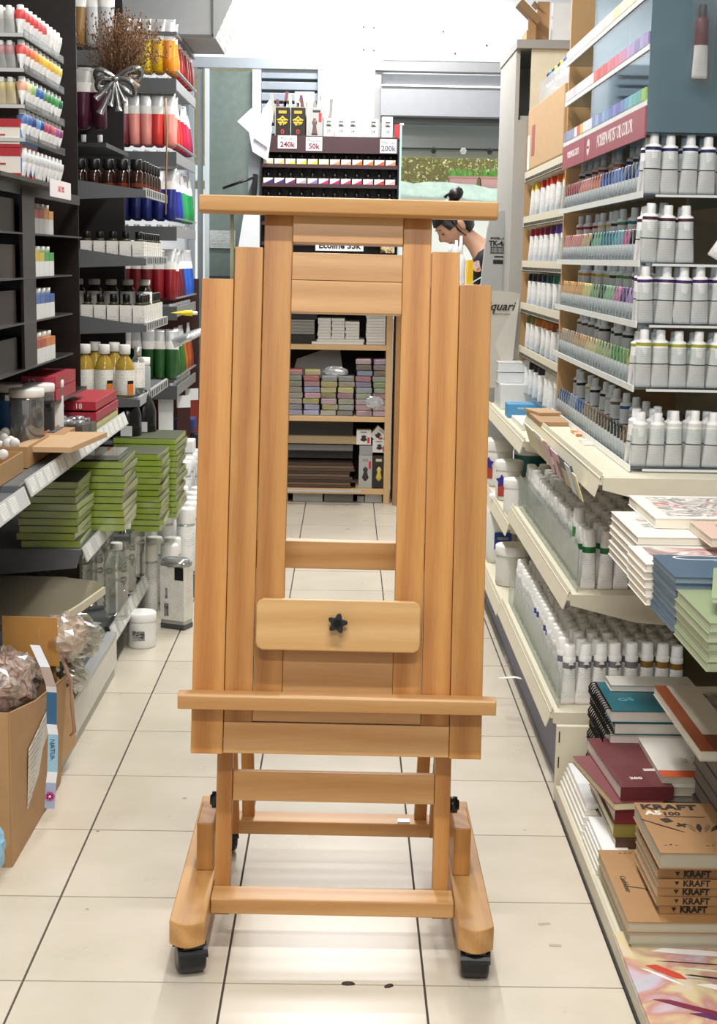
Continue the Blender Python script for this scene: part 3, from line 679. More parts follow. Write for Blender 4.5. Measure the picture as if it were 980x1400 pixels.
ob('cap', MB().rod((-.02, 0, .24), (-.038, -.004, .285), .021, 14).mesh('cap', WHITE), wb)
ob('handle', MB().path([(.05, 0, .05), (.085, 0, .08), (.085, 0, .16), (.045, 0, .20)], .009, 8).mesh('handle', plain('#9a9da2', .4)), wb)
wr = ob('marker_bottle', MB().lathe([(.02, 0), (.03, .01), (.03, .15), (.016, .165)], 14).mesh('marker_bottle', PRTW), None, (.80, 5.95, .4615))
tag(wr, 'narrow white bottle with red foot hanging back behind the signs', 'bottle'); ob('red_cap', MB().lathe([(.031, 0), (.031, .02)], 14).mesh('red_cap', plain('#b03030')), wr)
# base cabinet feet/strip junk
tag(ob('torn_paper_scrap', MB().path([(0, 0, .02), (.05, -.02, .03), (.10, .0, .012), (.14, .02, .03)], .012, 6, flat=.12).mesh('torn_paper_scrap', PAPER), None, (.50, 4.62, .10)), 'torn curl of white paper sticking out from the right shelf foot', 'paper scrap')

# things on the cream shelf with the signs
ZS = .906
q = bx('wood_panel', .625, .715, 4.80, 5.18, ZS, ZS+.012, plain('#a98358', .6)); tag(q, 'thin brown wooden panel lying on the upper cream shelf', 'panel')
q = bx('wood_panel', .63, .712, 5.0, 5.16, ZS+.0125, ZS+.022, plain('#b8946a', .6)); tag(q, 'smaller tan wooden panel overlapping the brown one', 'panel'); q.rotation_euler.z = .2
q = bx('greeting_card', .70, .82, 4.52, 4.66, ZS, ZS+.006, swirl(['#f4efe4', '#f1e3c4', '#d9a24a', '#b03c2c', '#f4efe4'], 14)); tag(q, 'white card with red and gold flower print on the upper shelf', 'card')
q = bx('greeting_card', .69, .80, 4.30, 4.42, ZS, ZS+.004, printed('#efe9da', '#8a8578', 70, .5)); tag(q, 'blank cream card lying nearer than the flower card', 'card')
sg = empty('price_sign_strip', (.602, 4.30, .87)); tag(sg, 'strip of taped price notes along the upper shelf lip', 'sign')
sg.rotation_euler = (0, -.32, 0)
sp = [(.33, .62, 0, '#e2dcb4', 'pale yellow tape'), (.10, .33, 1, '#d9c6b0', 'buff note'), (-.16, .10, 2, '#4a4b50', 'dark grey note'), (-.42, -.16, 3, '#4c4d52', 'charcoal note')]
for y0, y1, k, c, l in sp:
    q = ob('note', MB().box(-.004, 0, y0, y1, -.045, .035).mesh('note', plain(c, .5)), sg); q['label'] = l
for y0, y1, z0, z1, c in ((.02, .09, -.05, .045, '#e9b9c4'), (-.10, -.03, -.05, .02, '#e9b9c4'), (-.18, -.03, .01, .035, '#e9b9c4'), (-.03, .03, -.02, .0, '#f3f1ee'), (-.30, -.20, -.045, .0, '#c9b88a'), (-.40, -.31, -.05, .03, '#dfe6ec'), (.16, .34, .028, .045, '#f4f1ec'), (-.50, -.43, -.05, .02, '#efe6bf')):
    q = ob('paper_slip', MB().box(-.0062, -.004, y0, y1, z0, z1).mesh('paper_slip', plain(c, .6)), sg)
    q['label'] = {'#e9b9c4': 'pink slip', '#f3f1ee': 'white slip', '#c9b88a': 'tan slip', '#dfe6ec': 'pale blue slip with print', '#f4f1ec': 'long white slip', '#efe6bf': 'cream slip'}[c]
for k in range(2):
    q = book('sketch_block', .655, .80, 6.50, 6.68, .801+.105+.046*k, .801+.105+.042+.046*k, plain('#eef0f0', .5), 'white boxed block, %s of the pair beside the easel' % ('upper' if k else 'lower'), 'box', pages=plain('#d9dcdc'))
q = bx('carton', .66, .81, 6.40, 6.66, .801, .905, plain('#d5d8da', .5)); tag(q, 'pale grey carton under the two white blocks', 'box')
q = bx('blue_box', .655, .79, 6.05, 6.16, .801, .856, plain('#4d94c4', .45), bevel=.002); tag(q, 'bright blue box with small white lettering on the far shelf', 'box')
text('mini tape', .015, WHITE, q, (0, -.0555, .012), FRONT)
q = bx('printed_carton', .80, .89, 6.02, 6.12, .801, .862, plain('#e9e9e6', .5), bevel=.001); tag(q, 'white carton with black brush picture beside the blue box', 'box')
for k in range(3): ob('brush_print', MB().box(-.006, .006, -.0008, 0, -.022, .022).mesh('brush_print', BLACK), q, (-.02+.022*k, -.0502, .0), (0, .6-.5*k, 0))
q = bx('booklet_pile', .66, .88, 5.6, 5.95, .801, .822, plain('#e8e4d8', .6)); tag(q, 'flat cream booklet lying on the far shelf near the divider', 'booklet')

# cardboard carton and colour pens on top of the second bay
q = bx('cardboard_carton', .752, 1.10, 5.45, 6.52, 1.80, 2.045, plain('#c6a277', .75, var=.08), bevel=.004); tag(q, 'big brown cardboard carton stored above the hanging tubes', 'carton')
pk = ob('red_print', MB().box(-.0006, 0, -.05, .05, -.06, .06).mesh('red_print', plain('#a85a58', .7)), q, (-.1745, .34, -.01)); pk['label'] = 'faded red print'
pk = ob('white_edge_tape', MB().box(-.0006, 0, -.035, .035, -.12, .02).mesh('white_edge_tape', PAPER), q, (-.1745, .49, .0)); pk['label'] = 'white tape'
pt = empty('pen_tray', (.78, 5.5, 2.047)); tag(pt, 'clear tray of coloured marker pens on top of the carton', 'tray')
ob('tray_body', MB().box(0, .003, 0, .9, 0, .10).box(0, .2, 0, .9, 0, .003).mesh('tray_body', clear('#ffffff', .9, .3, .1, .35)), pt)
for k, c in enumerate(['#a82a3a', '#2a2a2e', '#3a70b8', '#4a86c8', '#2a5a9a', '#c8d848', '#1e1e22', '#c8d848', '#1e1e22', '#4a86c8', '#1e1e22']):
    o = ob('marker_pen', MB().lathe([(.012, 0), (.012, .09)], 8).mesh('marker_pen', plain('#e6e6e6', .4)), None, (.81, 5.53+.08*k, 2.051)); tag(o, 'marker pen with %s cap, %s from the near end of the tray above the carton' % (cname(c), ORD[k]), 'pen', 'pens above the carton')
    ob('cap', MB().lathe([(.0125, .085), (.0125, .125), (.009, .13)], 8).mesh('cap', plain(c, .4)), o)
for k, (x, y, z0, z1, w, l, rz) in enumerate(((.845, 6.9, 2.346, 2.55, .055, 'brown cardboard box end standing on the grey top board', 0), (.79, 6.84, 2.346, 2.47, .035, 'narrow beige cardboard piece with a bent brown flap at the top of the post', .0))):
    o = empty('cardboard_box', (x, y, z0), (0, 0, rz)); tag(o, l, 'box')
    ob('front_side', MB().box(-w/2, w/2, -.003, .003, 0, z1-z0).mesh('front_side', CARD), o)
    ob('left_side', MB().box(-w/2-.005, -w/2, 0, .2, 0, z1-z0-.05).mesh('left_side', CARD), o)
    ob('flap', MB().box(-.12 if k else -.03, 0, -.05, .05, 0, .03 if k else .006).mesh('flap', plain('#96744e', .7)), o, (w/2 if k else -w/2, 0, z1-z0-.03), (0, .75, 0))
tag(bx('white_board', .88, 1.02, 6.86, 6.90, 2.346, 2.54, plain('#f6f6f4', .6)), 'white sheet standing beside the brown cardboard box up high', 'board')

# sheets and box leaning at the far end of the right shelving
lb = empty('grey_carton', (.63, 6.92, .45)); tag(lb, 'grey carton printed TK-4 standing between the woman and the grey post', 'carton')
def _tk(px, py): v = spot(px, py, Y=6.92); return (v.x-.63, v.z-.45)
poly = [_tk(655, 640), _tk(657, 395), _tk(663, 340), _tk(667, 312), _tk(670, 300), _tk(676, 292), _tk(685, 288), _tk(700, 288), _tk(700, 640)]
poly.reverse()
ob('carton_body', MB().prism(poly, 0, .05, 'Y').mesh('carton_body', plain('#a6a7a5', .55)), lb)
def _at(px, py): q = _tk(px, py); return (q[0], -.0012, q[1])
text('TK-4/', .030, BLACK, lb, _at(679, 333), FRONT, bold=.0014)
text('MODEL: -A', .013, BLACK, lb, _at(680, 326), FRONT, bold=.0006)
br = MB()
for k in range(13): br.box(-.038+k*.006, -.038+k*.006+R.choice((.002, .0035)), -.0012, 0, -.012, .012)
br.box(-.040, .042, -.0010, 0, .012, .015).box(-.040, .042, -.0010, 0, -.015, -.012)
q = ob('barcode', br.mesh('barcode', BLACK), lb, _at(682, 342)); q['kind'] = 'stuff'
ob('print_bar', MB().box(-.03, .04, -.0012, 0, -.009, .009).mesh('print_bar', BLACK), lb, _at(683, 358))
ob('print_bar', MB().box(-.028, .04, -.0012, 0, -.003, .003).mesh('print_bar', DARK), lb, _at(684, 351))
sh = empty('paper_poster', (.70, 6.585, .83)); tag(sh, 'pale greyish folded paper sheet lettered iquari leaning below the grey carton', 'paper')
def _sh(px, py, d=0): v = spot(px, py, Y=6.585); return (v.x-.70, v.z-.83)
pa = [_sh(660, 530), _sh(697, 530), _sh(711, 402), _sh(700, 399), _sh(660, 396)]
ob('sheet', MB().prism(pa, -.002, .002, 'Y').mesh('sheet', plain('#bdb8ae', .6)), sh)
ob('fold', MB().prism([_sh(676, 470), _sh(697, 528), _sh(710, 404)], -.004, -.0025, 'Y').mesh('fold', plain('#c9c4ba', .6)), sh)
q_ = _sh(684, 419); text('iquari', .052, BLACK, sh, (q_[0], -.0055, q_[1]), FRONT, shear=.35, bold=.0006)
q_ = _sh(685, 429); text('watercolour papers', .010, DARK, sh, (q_[0], -.0055, q_[1]), FRONT)

# ================================================================ LEFT SIDE SHELVING
GM = plain('#606365', .4, name='grey_metal'); GD = plain('#63676a', .42, name='grey_metal_dark'); GW = plain('#c3c5c3', .5)
def child(u, name, x0, x1, y0, y1, z0, z1, m, bevel=0):
    o = bx(name, x0, x1, y0, y1, z0, z1, m, None, bevel); o.parent = u; o.matrix_parent_inverse = Matrix.Translation(-Vector(u.location)); return o
def kid(u, o):
    o.parent = u; o.matrix_parent_inverse = Matrix.Translation(-Vector(u.location)); return o
def price_rail(u, x, y0, y1, z, n=None, h=.042, cards='#e4e4de', tilt=.35):
    r = ob('price_rail', MB().box(0, .004, y0, y1, -h, 0).mesh('price_rail', GW), None, (x, 0, z), (0, -tilt, 0)); kid(u, r)
    n = n or int((y1-y0)/.11)
    me = MB().box(.004, .0052, -.032, .032, -h*.9, -h*.12).mesh('price_card', printed(cards, '#8a8a86', 60, .35))
    for k in range(n):
        if R.random() < .9: ob('price_card', me, r, (0, y0+(k+.5)*(y1-y0)/n, 0))
    return r
lu = empty('shelf_unit', (-.95, 3.4, 0)); tag(lu, 'grey metal shelf unit with price rails along the left of the aisle', 'shelf unit')
child(lu, 'back_panel', -1.30, -1.28, 3.0, 8.1, 0, 2.7, plain('#2b2523', .6))
# base decks
child(lu, 'base_deck', -1.25, -.785, 3.45, 4.975, .135, .160, GD, .002)
child(lu, 'base_front', -.785, -.765, 3.45, 4.99, .045, .157, plain('#d5d3cb', .45), .002)
child(lu, 'base_trim', -.795, -.762, 3.45, 4.975, .150, .163, plain('#a9abaa', .35), .001)
child(lu, 'kick_plate', -.785, -.775, 3.45, 5.0, 0, .045, plain('#bdbab2', .5))
child(lu, 'base_deck', -1.25, -.805, 4.99, 5.88, .150, .172, GM, .002)
child(lu, 'dark_edge', -.805, -.79, 4.985, 5.88, .160, .176, plain('#2a2a2a', .4))
child(lu, 'deck_end', -1.05, -.80, 4.978, 4.988, .125, .168, plain('#4b4e50', .5))
price_rail(lu, -.790, 4.99, 5.88, .172, 9, .055)
child(lu, 'far_plinth', -1.25, -.62, 6.22, 6.86, 0, .10, GD); child(lu, 'far_plinth', -1.25, -.66, 6.88, 7.9, 0, .20, GD)
# middle shelf (price rail at z .87) and the shelf of green pads
child(lu, 'shelf_deck', -1.25, -.785, 3.62, 5.25, .850, .868, GM, .002); price_rail(lu, -.775, 3.62, 5.25, .882, 17, .045)
child(lu, 'shelf_deck', -1.25, -.785, 3.0, 3.60, .835, .853, GM, .002); price_rail(lu, -.775, 3.0, 3.60, .868, 6, .045)
o = ob('shelf_bracket', MB().prism([(-1.15, -.08), (-.79, -.035), (-.78, 0), (-1.15, 0)], -.004, .004, 'Y').mesh('shelf_bracket', GM), None, (0, 3.612, .868)); kid(lu, o)
child(lu, 'shelf_deck', -1.25, -.785, 4.45, 5.10, .530, .548, GM, .002); price_rail(lu, -.785, 4.45, 5.10, .552, 4, .045)
o = ob('shelf_bracket', MB().prism([(-1.15, -.09), (-.80, -.055), (-.785, 0), (-1.15, 0)], -.004, .004, 'Y').mesh('shelf_bracket', GM), None, (0, 4.443, .548)); kid(lu, o)
child(lu, 'shelf_deck', -1.25, -.785, 5.45, 6.25, .385, .403, GM, .002)
child(lu, 'price_rail', -.785, -.78, 5.45, 6.25, .375, .410, plain('#55585a', .4))
# rack 1 with tapered end brackets
for zz in (1.715, 1.448, 1.185, .905):
    child(lu, 'shelf_deck', -1.25, -.812, 6.09 if zz > 1 else 5.88, 6.80, zz-.045, zz-.035, plain('#5b5e61', .4))
    o = ob('shelf_bracket', MB().prism([(-1.20, -.085), (-.80, -.066), (-.80, -.040), (-1.20, .012)], -.005, .005, 'Y').mesh('shelf_bracket', GM), None, (0, 6.08 if zz > 1 else 5.87, zz)); kid(lu, o)
    rl = child(lu, 'slotted_rail', -.812, -.80, 6.09 if zz > 1 else 5.88, 6.80, zz-.066, zz-.030, plain('#b3b5b4', .4))
    me = MB()
    for k in range(11): me.box(-.7995, -.7985, 6.12+k*.06, 6.14+k*.06, zz-.060, zz-.035)
    o = ob('rail_slots', me.mesh('rail_slots', DARK), None); o['kind'] = 'stuff'; kid(lu, o)
# rack 2, larger tubes standing cap down behind lips
for zz in (2.205, 1.875, 1.535, 1.165, .79):
    child(lu, 'shelf_deck', -1.25, -.81, 7.19, 8.06, zz-.012, zz, plain('#5b5e61', .4))
    child(lu, 'end_lip', -1.25, -.80, 7.165, 7.175, zz-.045, zz+.020, plain('#55585a', .45), .001)
    child(lu, 'side_lip', -.808, -.80, 7.175, 8.06, zz-.03, zz+.018, plain('#8a8c8c', .4), .001)
    child(lu, 'wire_comb', -.81, -.795, 7.2, 8.06, zz+.055, zz+.06, SILVER)
child(lu, 'end_lip', -1.22, -.955, 6.24, 6.25, 2.165, 2.225, plain('#55585a', .45), .001); child(lu, 'shelf_deck', -1.25, -.965, 6.25, 6.9, 2.185, 2.195, plain('#5b5e61', .4))
child(lu, 'dark_partition', -1.25, -1.02, 7.0, 7.03, .2, 2.6, plain('#1c1816', .6))
q = bx('dark_board', -1.2, -.80, 8.22, 8.25, .0, 1.30, plain('#3a2219', .45)); tag(q, 'tall dark brown board standing beyond the left racks', 'board')

def bigtube(x, y, z, c, h=.285, r=.027, label='', group=None, top='#d9dadb', rz=0):
    bands = [(.20, plain(top, .3, .4)), (.33, plain('#eceae6', .45)), (.84, plain(c, .33))]
    return paint_tube((x, y, z), h, r, bands, '#f0f0ee', True, (R.uniform(-.03, .03), R.uniform(-.03, .03), rz), label, group, name='large_paint_tube', cap_t=.90, cap_r=.34)
ROWN = ['top', 'second', 'third', 'fourth', 'lowest']
near = [['#d8b616', '#d8b616', '#e6c414', '#ecca10', '#f0d40c', '#f0d40c', '#d9a80c', '#e88a1e'][::-1],
        ['#f0958a', '#d8403a', '#e8948c', '#e8948c', '#7a2a3a', '#52b83a', '#141a18', '#8a4a20', '#3a8a3a', '#4a1c30'],
        ['#1c2a7a', '#1a2668', '#1a2668', '#141c50', '#141c50', '#101838', '#101838', '#101838', '#101838', '#101838'],
        ['#8a1a24', '#8a1a24', '#6a1820', '#6a1820', '#5a161c', '#4a1218', '#3a1014', '#2a0e10', '#2a0e10', '#2a0e10'],
        ['#2a5a2a', '#2a5a2a', '#224c24', '#1c401e', '#1c401e', '#183818', '#183818', '#142e14', '#142e14', '#142e14']]
side = [['#e08a2a', '#c9302a', '#c9302a', '#d8403a', '#c9302a', '#b92a2a'], ['#e0402e', '#d02a2a', '#c01c3a', '#b01848', '#b01848', '#901040'],
        ['#2230a8', '#2230a8', '#2a9a5a', '#2aa85a', '#1c8a4a', '#1c8a4a'], ['#7a1626', '#6a1828', '#4a1a40', '#2a60c8', '#2a60c8', '#1c50b0'],
        ['#2c6a24', '#2c6a24', '#3a6a24', '#c06a24', '#b05a20', '#8a2a20']]
for ti, zz in enumerate((2.205, 1.875, 1.535, 1.165, .79)):
    for k, c in enumerate(near[ti]):
        for dep in range(2):
            bigtube(-.835-.054*k, 7.21+.07*dep, zz+.001, c, .285-.012*dep, label='%s large tube, %s from the aisle, %s row, %s rank, far left rack' % (cname(c), ORD[k], ROWN[ti], 'front' if dep == 0 else 'back'), group='large tubes facing the aisle mouth, %s row' % ROWN[ti], rz=R.uniform(-.15, .15))
    for k, c in enumerate(side[ti]):
        bigtube(-.832, 7.37+.125*k, zz+.001, c, .285, .029, '%s large tube, %s along the aisle side, %s row of the far left rack' % (cname(c), ORD[k], ROWN[ti]), 'large tubes along the aisle side, %s row' % ROWN[ti], rz=PI/2+R.uniform(-.25, .25))
for k, (c, w) in enumerate((('#b9bcc0', .030), ('#c8cacc', .030), ('#8a6a3a', .026), ('#b9b9b6', .018), ('#7a6a3c', .026))):
    bigtube(-.985-.054*k, 6.30, 2.197, c, .30, w, '%s metal tube, %s from the bouquet on the high left shelf' % ({'#b9bcc0': 'silver', '#c8cacc': 'pale silver', '#8a6a3a': 'gold-brown', '#b9b9b6': 'thin silver', '#7a6a3c': 'olive-gold'}[c], ORD[k]), 'metal tubes on the high left shelf', top=c)
# dark purple big tubes of the second row show left of the bow, at the nearer rack
for k, c in enumerate(('#4a1630', '#4a1630', '#4e1834', '#3c1228', '#3c1228')):
    bigtube(-1.000-.066*k, 6.22, 1.865, c, .29, .031, 'dark purple large tube, %s left of the silver bow' % ORD[k], 'dark purple large tubes left of the bow', top='#cfcfcd')
child(lu, 'shelf_deck', -1.25, -.97, 6.18, 6.8, 1.845, 1.862, plain('#3d3f40', .4))

# amber bottles, labelled bottles, oil bottles
AMB = plain('#2a140c', .12, name='amber_glass'); LBL = printed('#e9e6df', '#5a5a58', 60, .45)
GLS = clear('#f2f6f4', .93, .5, .04, .04)
for k in range(12):
    x, y = (-.845-.056*k, 6.14) if k < 6 else (-.84, 6.23+.09*(k-6))
    bottle('amber_bottle', (x, y, 1.681), 'amber', [(.024, 0), (.0265, .006), (.0265, .022), (.0265, .062), (.018, .074), (.013, .080)], [AMB, plain('#6a2c18', .2), LBL], [0, 2 if k % 3 else 1, 0, 0, 0], [(.022, .076), (.0235, .079), (.0235, .112), (.021, .115)], BLACK,
           'small amber bottle with black cap, %s %s on the left rack' % (ORD[k % 6], 'from the aisle' if k < 6 else 'along the rail'), 'bottle', 'amber bottles with black caps')
SQ = {}
def sqbottle(loc, w, h, label, group, capc=BLACK):
    k = (w, h, capc.name)
    if k not in SQ:
        SQ[k] = (MB().box(-w, w, -w, w, 0, h*.62, [0, 0, 1, 1, 1, 1]).loft([(w*.95, w*.95, h*.62), (w*.5, w*.5, h*.74)], 10, 0).mesh('bottle_body', [plain('#4b4a38', .15), LBL]), MB().lathe([(w*.6, h*.72), (w*.66, h*.74), (w*.66, h*.97), (w*.55, h)], 10).mesh('cap', capc))
    o = ob('square_bottle', SQ[k][0], None, loc); ob('cap', SQ[k][1], o); tag(o, label, 'bottle', group); return o
for zz, nm, w, h in ((1.414, 'upper', .0225, .10), (1.151, 'lower', .0235, .115)):
    for k in range(5): sqbottle((-.835-.052*k, 6.13, zz), w, h, 'square bottle with white label, %s from the aisle on the %s bracket shelf' % (ORD[k], nm), 'labelled square bottles facing the camera')
    for k in range(8): sqbottle((-.835, 6.21+.07*k, zz), w*.9, h*.97, 'square bottle %s along the rail of the %s bracket shelf' % (ORD[k], nm), 'labelled square bottles along the rail')
    if nm == 'lower':
        for k in range(5): bottle('brown_bottle', (-.85-.07*k, 6.40, zz), 'brown', [(.03, 0), (.032, .01), (.032, .12), (.014, .15)], [plain('#2a2620', .15), LBL], [0, 1, 0], [(.022, .145), (.024, .15), (.024, .168), (.02, .17)], plain('#d5d3cc', .4),
                                 'dark bottle with pale lid, %s from the aisle behind the lower square bottles' % ORD[k], 'bottle', 'dark bottles with pale lids')
OILY = plain('#a88a34', .12, name='yellow_oil'); 
for k, (px, yy) in enumerate(((174, 5.94), (146, 5.94), (120, 5.94), (104, 6.0), (160, 6.1), (134, 6.12))):
    x = (px-475)*yy/F_PX
    o = bottle('oil_bottle', (x, yy, .872), 'oil', [(.036, 0), (.039, .008), (.039, .028), (.039, .105), (.036, .118), (.026, .145), (.016, .158), (.015, .168)], [OILY, printed('#ece9df', '#6b6b60', 60, .4)], [0, 1, 1, 0, 0, 0, 0], [(.021, .166), (.0225, .168), (.0225, .200), (.020, .203)], WHITE,
           'yellow oil bottle with white cap, %s' % ['nearest the aisle on the rack foot', 'middle of the front three', 'left of the front three', 'far left, half in the dark', 'behind the aisle-side one', 'behind the middle one'][k], 'bottle', 'yellow oil bottles with white caps')
    if k < 2:
        q = ob('orange_label', MB().box(-.013, .013, -.0012, 0, 0, .05).mesh('orange_label', plain('#e07a28', .45)), o, (.026, -.030, .012), (0, 0, .75)); q['label'] = 'bright orange label corner'
        ob('label_header', MB().box(-.013, .013, -.0014, 0, .040, .052).mesh('label_header', BLACK), q)
bottle('clear_bottle', (-.828, 6.02, .872), 'clr1', [(.026, 0), (.028, .01), (.028, .03), (.028, .13), (.012, .16)], [GLS, LBL], [0, 0, 1, 0], [(.013, .158), (.015, .16), (.015, .19)], SILVER, 'clear slim bottle with white label beside the orange-labelled oil bottle')
bottle('clear_bottle', (-.822, 6.16, .872), 'clr2', [(.024, 0), (.026, .01), (.026, .03), (.026, .10), (.02, .11)], [plain('#a7adad', .3), LBL], [0, 0, 0, 0], [(.023, .108), (.025, .112), (.025, .14)], WHITE, 'short grey bottle with white cap at the rack corner')
q = paint_tube((-.79, 6.83, 1.168), .12, .014, [(.3, plain('#e6c91c', .4)), (.84, plain('#e6c91c', .4))], rot=(PI/2, 0, PI/2+.2), label='bright yellow tube lying across the rail of the left rack', name='yellow_tube')
for k in range(7):
    paint_tube((-.80, 7.0+.13*k, 1.02+.0), .11, .017, [(.3, clear('#e8ecee', .85, .6, .1, .3)), (.84, plain('#c9cccd', .3, .5))], '#dfe0e0', rot=(0, 1.2, 0), label='silvery bagged tube lying %s along the lower far rack rail' % ORD[k], group='silvery bagged tubes', name='bagged_tube')

# hanging pieces below rack 2
for k, (x, y, c, l) in enumerate(((-.86, 7.22, '#efefec', 'long white tube pack hanging below the far left rack'), (-.80, 7.45, '#3a1a16', 'dark brown blister card hanging below the far left rack'), (-.80, 7.85, '#7a2a20', 'reddish brown blister card hanging beyond the dark one'))):
    o = empty('hanging_pack', (x, y, .50)); tag(o, l, 'pack')
    ob('card', MB().box(-.035, .035, -.002, .002, -.06, .18).mesh('card', plain(c, .4)), o, (0, 0, 0), (0, 0, .5 if k else 0)); ob('header', MB().box(-.036, .036, -.003, .003, .18, .24).mesh('header', plain('#d9dadb', .4)), o, (0, 0, 0), (0, 0, .5 if k else 0))

# ---- acrylic tiers of small tubes, high on the left
au = empty('acrylic_display', (-.95, 4.1, 1.1)); tag(au, 'dark brown acrylic display tower with small tubes, far left foreground', 'display case')
DB = plain('#1a0c0a', .3, name='brown_acrylic'); DBC = clear('#6b4a40', .55, .5, .06, .35)
A2 = clear('#d9dad8', .85, .35, .08, .15)
child(au, 'back_panel', -1.22, -1.20, 3.3, 4.95, 1.0, 2.3, plain('#171210', .5))
child(au, 'side_panel', -1.20, -.86, 4.90, 4.905, .98, 2.3, plain('#221815', .35))
child(au, 'front_divider', -.86, -.852, 4.02, 4.18, 1.115, 1.59, DB); child(au, 'front_divider', -1.1, -.853, 4.18, 4.186, 1.115, 1.59, DB)
child(au, 'base_rail', -.865, -.855, 3.3, 4.9, 1.575, 1.605, plain('#242120', .35)); child(au, 'roof', -1.2, -.80, 3.55, 4.42, 1.6, 1.61, plain('#2a2422', .3))
for zz in (1.477, 1.360, 1.243, 1.120, 1.0): child(au, 'dark_shelf', -1.19, -.85, 3.3 if zz > 1.05 else 4.3, 4.72 if zz < 1.4 else 4.9, zz-.005, zz, plain('#242020', .3))
for zz in (1.955, 1.872, 1.785, 1.705): 
    child(au, 'clear_shelf', -1.1, -.80, 3.84, 4.36, zz-.006, zz, A2); child(au, 'shelf_edge', -.90, -.802, 3.836, 3.84, zz-.009, zz+.0, plain('#c9c9c6', .3))
    child(au, 'front_strip', -.802, -.80, 3.84, 4.36, zz-.010, zz+.010, clear('#d9dad8', .85, .3, .1, .12, flat=True))
rowsl = [(1.955, ['#d84a4a']*4+['#e06060']*2+['#f0efec']*4), (1.872, ['#e0605a', '#e06a52', '#e07a4a', '#e2984a', '#e8b84a', '#ecc24a', '#e8b43a', '#e6c04a', '#e8c860', '#e8d070']),
         (1.785, ['#e0b090', '#d8d49a', '#9ac07a', '#3a6aa8', '#3a6aa8', '#5a8a6a', '#3a8a4a', '#3a8a4a', '#4a9a5a', '#2a6a4a']), (1.705, ['#5a7ab0', '#4a6aa8', '#3a4a80', '#6a9ac8', '#2a4a8a', '#c04a5a', '#b04a6a', '#c86a7a', '#9a5a9a', '#8a4a6a']), (1.612, ['#c8cac8']*10)]
TL = ['topmost', 'second', 'third', 'fourth', 'bottom']
for ti, (zz, cols) in enumerate(rowsl):
    for k, c in enumerate(cols):
        paint_tube((-.815, 3.87+.052*k, zz+.001), .070, .0150, [(.50, PRT), (.58, plain(c, .4)), (.84, plain(c, .45))], '#efefec', False, (0, 0, PI/2+R.uniform(-.3, .3)), 'small tube %s along the %s acrylic tier, %s' % (ORD[k], TL[ti], cname(c)), 'small tubes on the left acrylic tiers', name='little_tube', cap_t=.80)
    if ti < 3:
        for k in range(4):
            for d in range(2): paint_tube((-.84-.022*k, 3.855+.03*d, zz+.001), .066, .0125, [(.5, plain(['#b9b9b6', '#a9a9a6', '#c9b99a'][ti], .35)), (.84, plain(['#c9c9c6', '#c09090', '#cfc08a'][ti], .4))], '#e6e6e2', False, (0, 0, R.uniform(-.2, .2)), 'pale small tube, near end of the %s acrylic tier, %s from its corner, %s rank' % (TL[ti], ORD[k], ORD[d]), 'pale small tubes at the near end of the tiers', name='little_tube', cap_t=.80)
RW = plain('#efe6d8', .5)
for k, zz in enumerate((1.612, 1.682)):
    o = empty('tube_box', (-.872, 3.95, zz)); tag(o, 'red and cream cardboard tube box, %s of the stack of two at far left' % ('lower' if k == 0 else 'upper'), 'box')
    ob('carton_body', MB().box(-.062, .055, -.11, .10, 0, .068).mesh('carton_body', RW), o)
    q = ob('red_lid', MB().box(-.0635, .0565, -.1115, .1015, .049, .069).mesh('red_lid', plain('#b3242c', .45)), o); q['label'] = 'bright red lid band'
    ob('red_base', MB().box(-.0635, .0565, -.1115, .1015, -.0, .008).mesh('red_base', plain('#b3242c', .45)), o)
    ob('print_line', MB().box(-.03, .02, -.1118, -.110, .028, .032).mesh('print_line', plain('#b0423c')), o)
    q = ob('blue_corner', MB().box(.055, .0575, -.1, .1, .01, .045).mesh('blue_corner', plain('#4a80c0', .45)), o); q['label'] = 'blue side band'
q = bx('price_sign', -.7985, -.796, 4.12, 4.42, 1.575, 1.622, plain('#f1e9ea', .5)); tag(q, 'white price sign with faint red print under the acrylic tiers', 'sign'); text('SALE 20%', .022, plain('#c8505c'), q, (.0015, 0, 0), SIDE_L)
# dark pockets with cartons of tubes
for k, (zz, c1, c2) in enumerate(((1.477, '#c8503c', '#d89a4a'), (1.360, '#c8b04a', '#4a9a4a'), (1.243, '#4a6aa8', '#3a5a98'), (1.120, '#a8503c', '#c87a3c'))):
    for j in range(4):
        y = 4.215+.07*j; c = c1 if j < 2 else c2
        o = empty('tube_carton', (-.885, y, zz)); tag(o, 'small white carton with %s band in the dark pocket, shelf %s, %s from the divider' % (cname(c), ['one', 'two', 'three', 'four'][k], ORD[j]), 'carton', 'tube cartons in the dark pocket')
        ob('carton_body', MB().box(-.03, .03, -.033, .033, 0, .042).mesh('carton_body', plain('#dedfdd', .4)), o)
        ob('colour_band', MB().box(-.0302, .0302, -.0332, .0332, .042, .066).mesh('colour_band', plain(c, .4)), o)
        ob('tube_caps', MB().lathe([(.024, .066), (.024, .083)], 8).mesh('tube_caps', plain('#dfe0d8', .4)), o)
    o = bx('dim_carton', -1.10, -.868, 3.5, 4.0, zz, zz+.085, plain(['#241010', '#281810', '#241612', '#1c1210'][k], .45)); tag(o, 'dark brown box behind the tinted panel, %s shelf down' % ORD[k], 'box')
for k in range(2):
    o = bx('red_box', -.94, -.84, 4.38, 4.70, 1.001+.036*k, 1.035+.036*k, plain('#a82a3a', .4)); tag(o, 'flat red box numbered 12, %s of the pair under the dark shelves' % ('upper' if k else 'lower'), 'box')
    text('12', .026, WHITE, o, (-.02, -.1605, 0), FRONT)
child(au, 'lower_shelf', -1.19, -.84, 4.3, 4.9, .99, 1.0, DB)
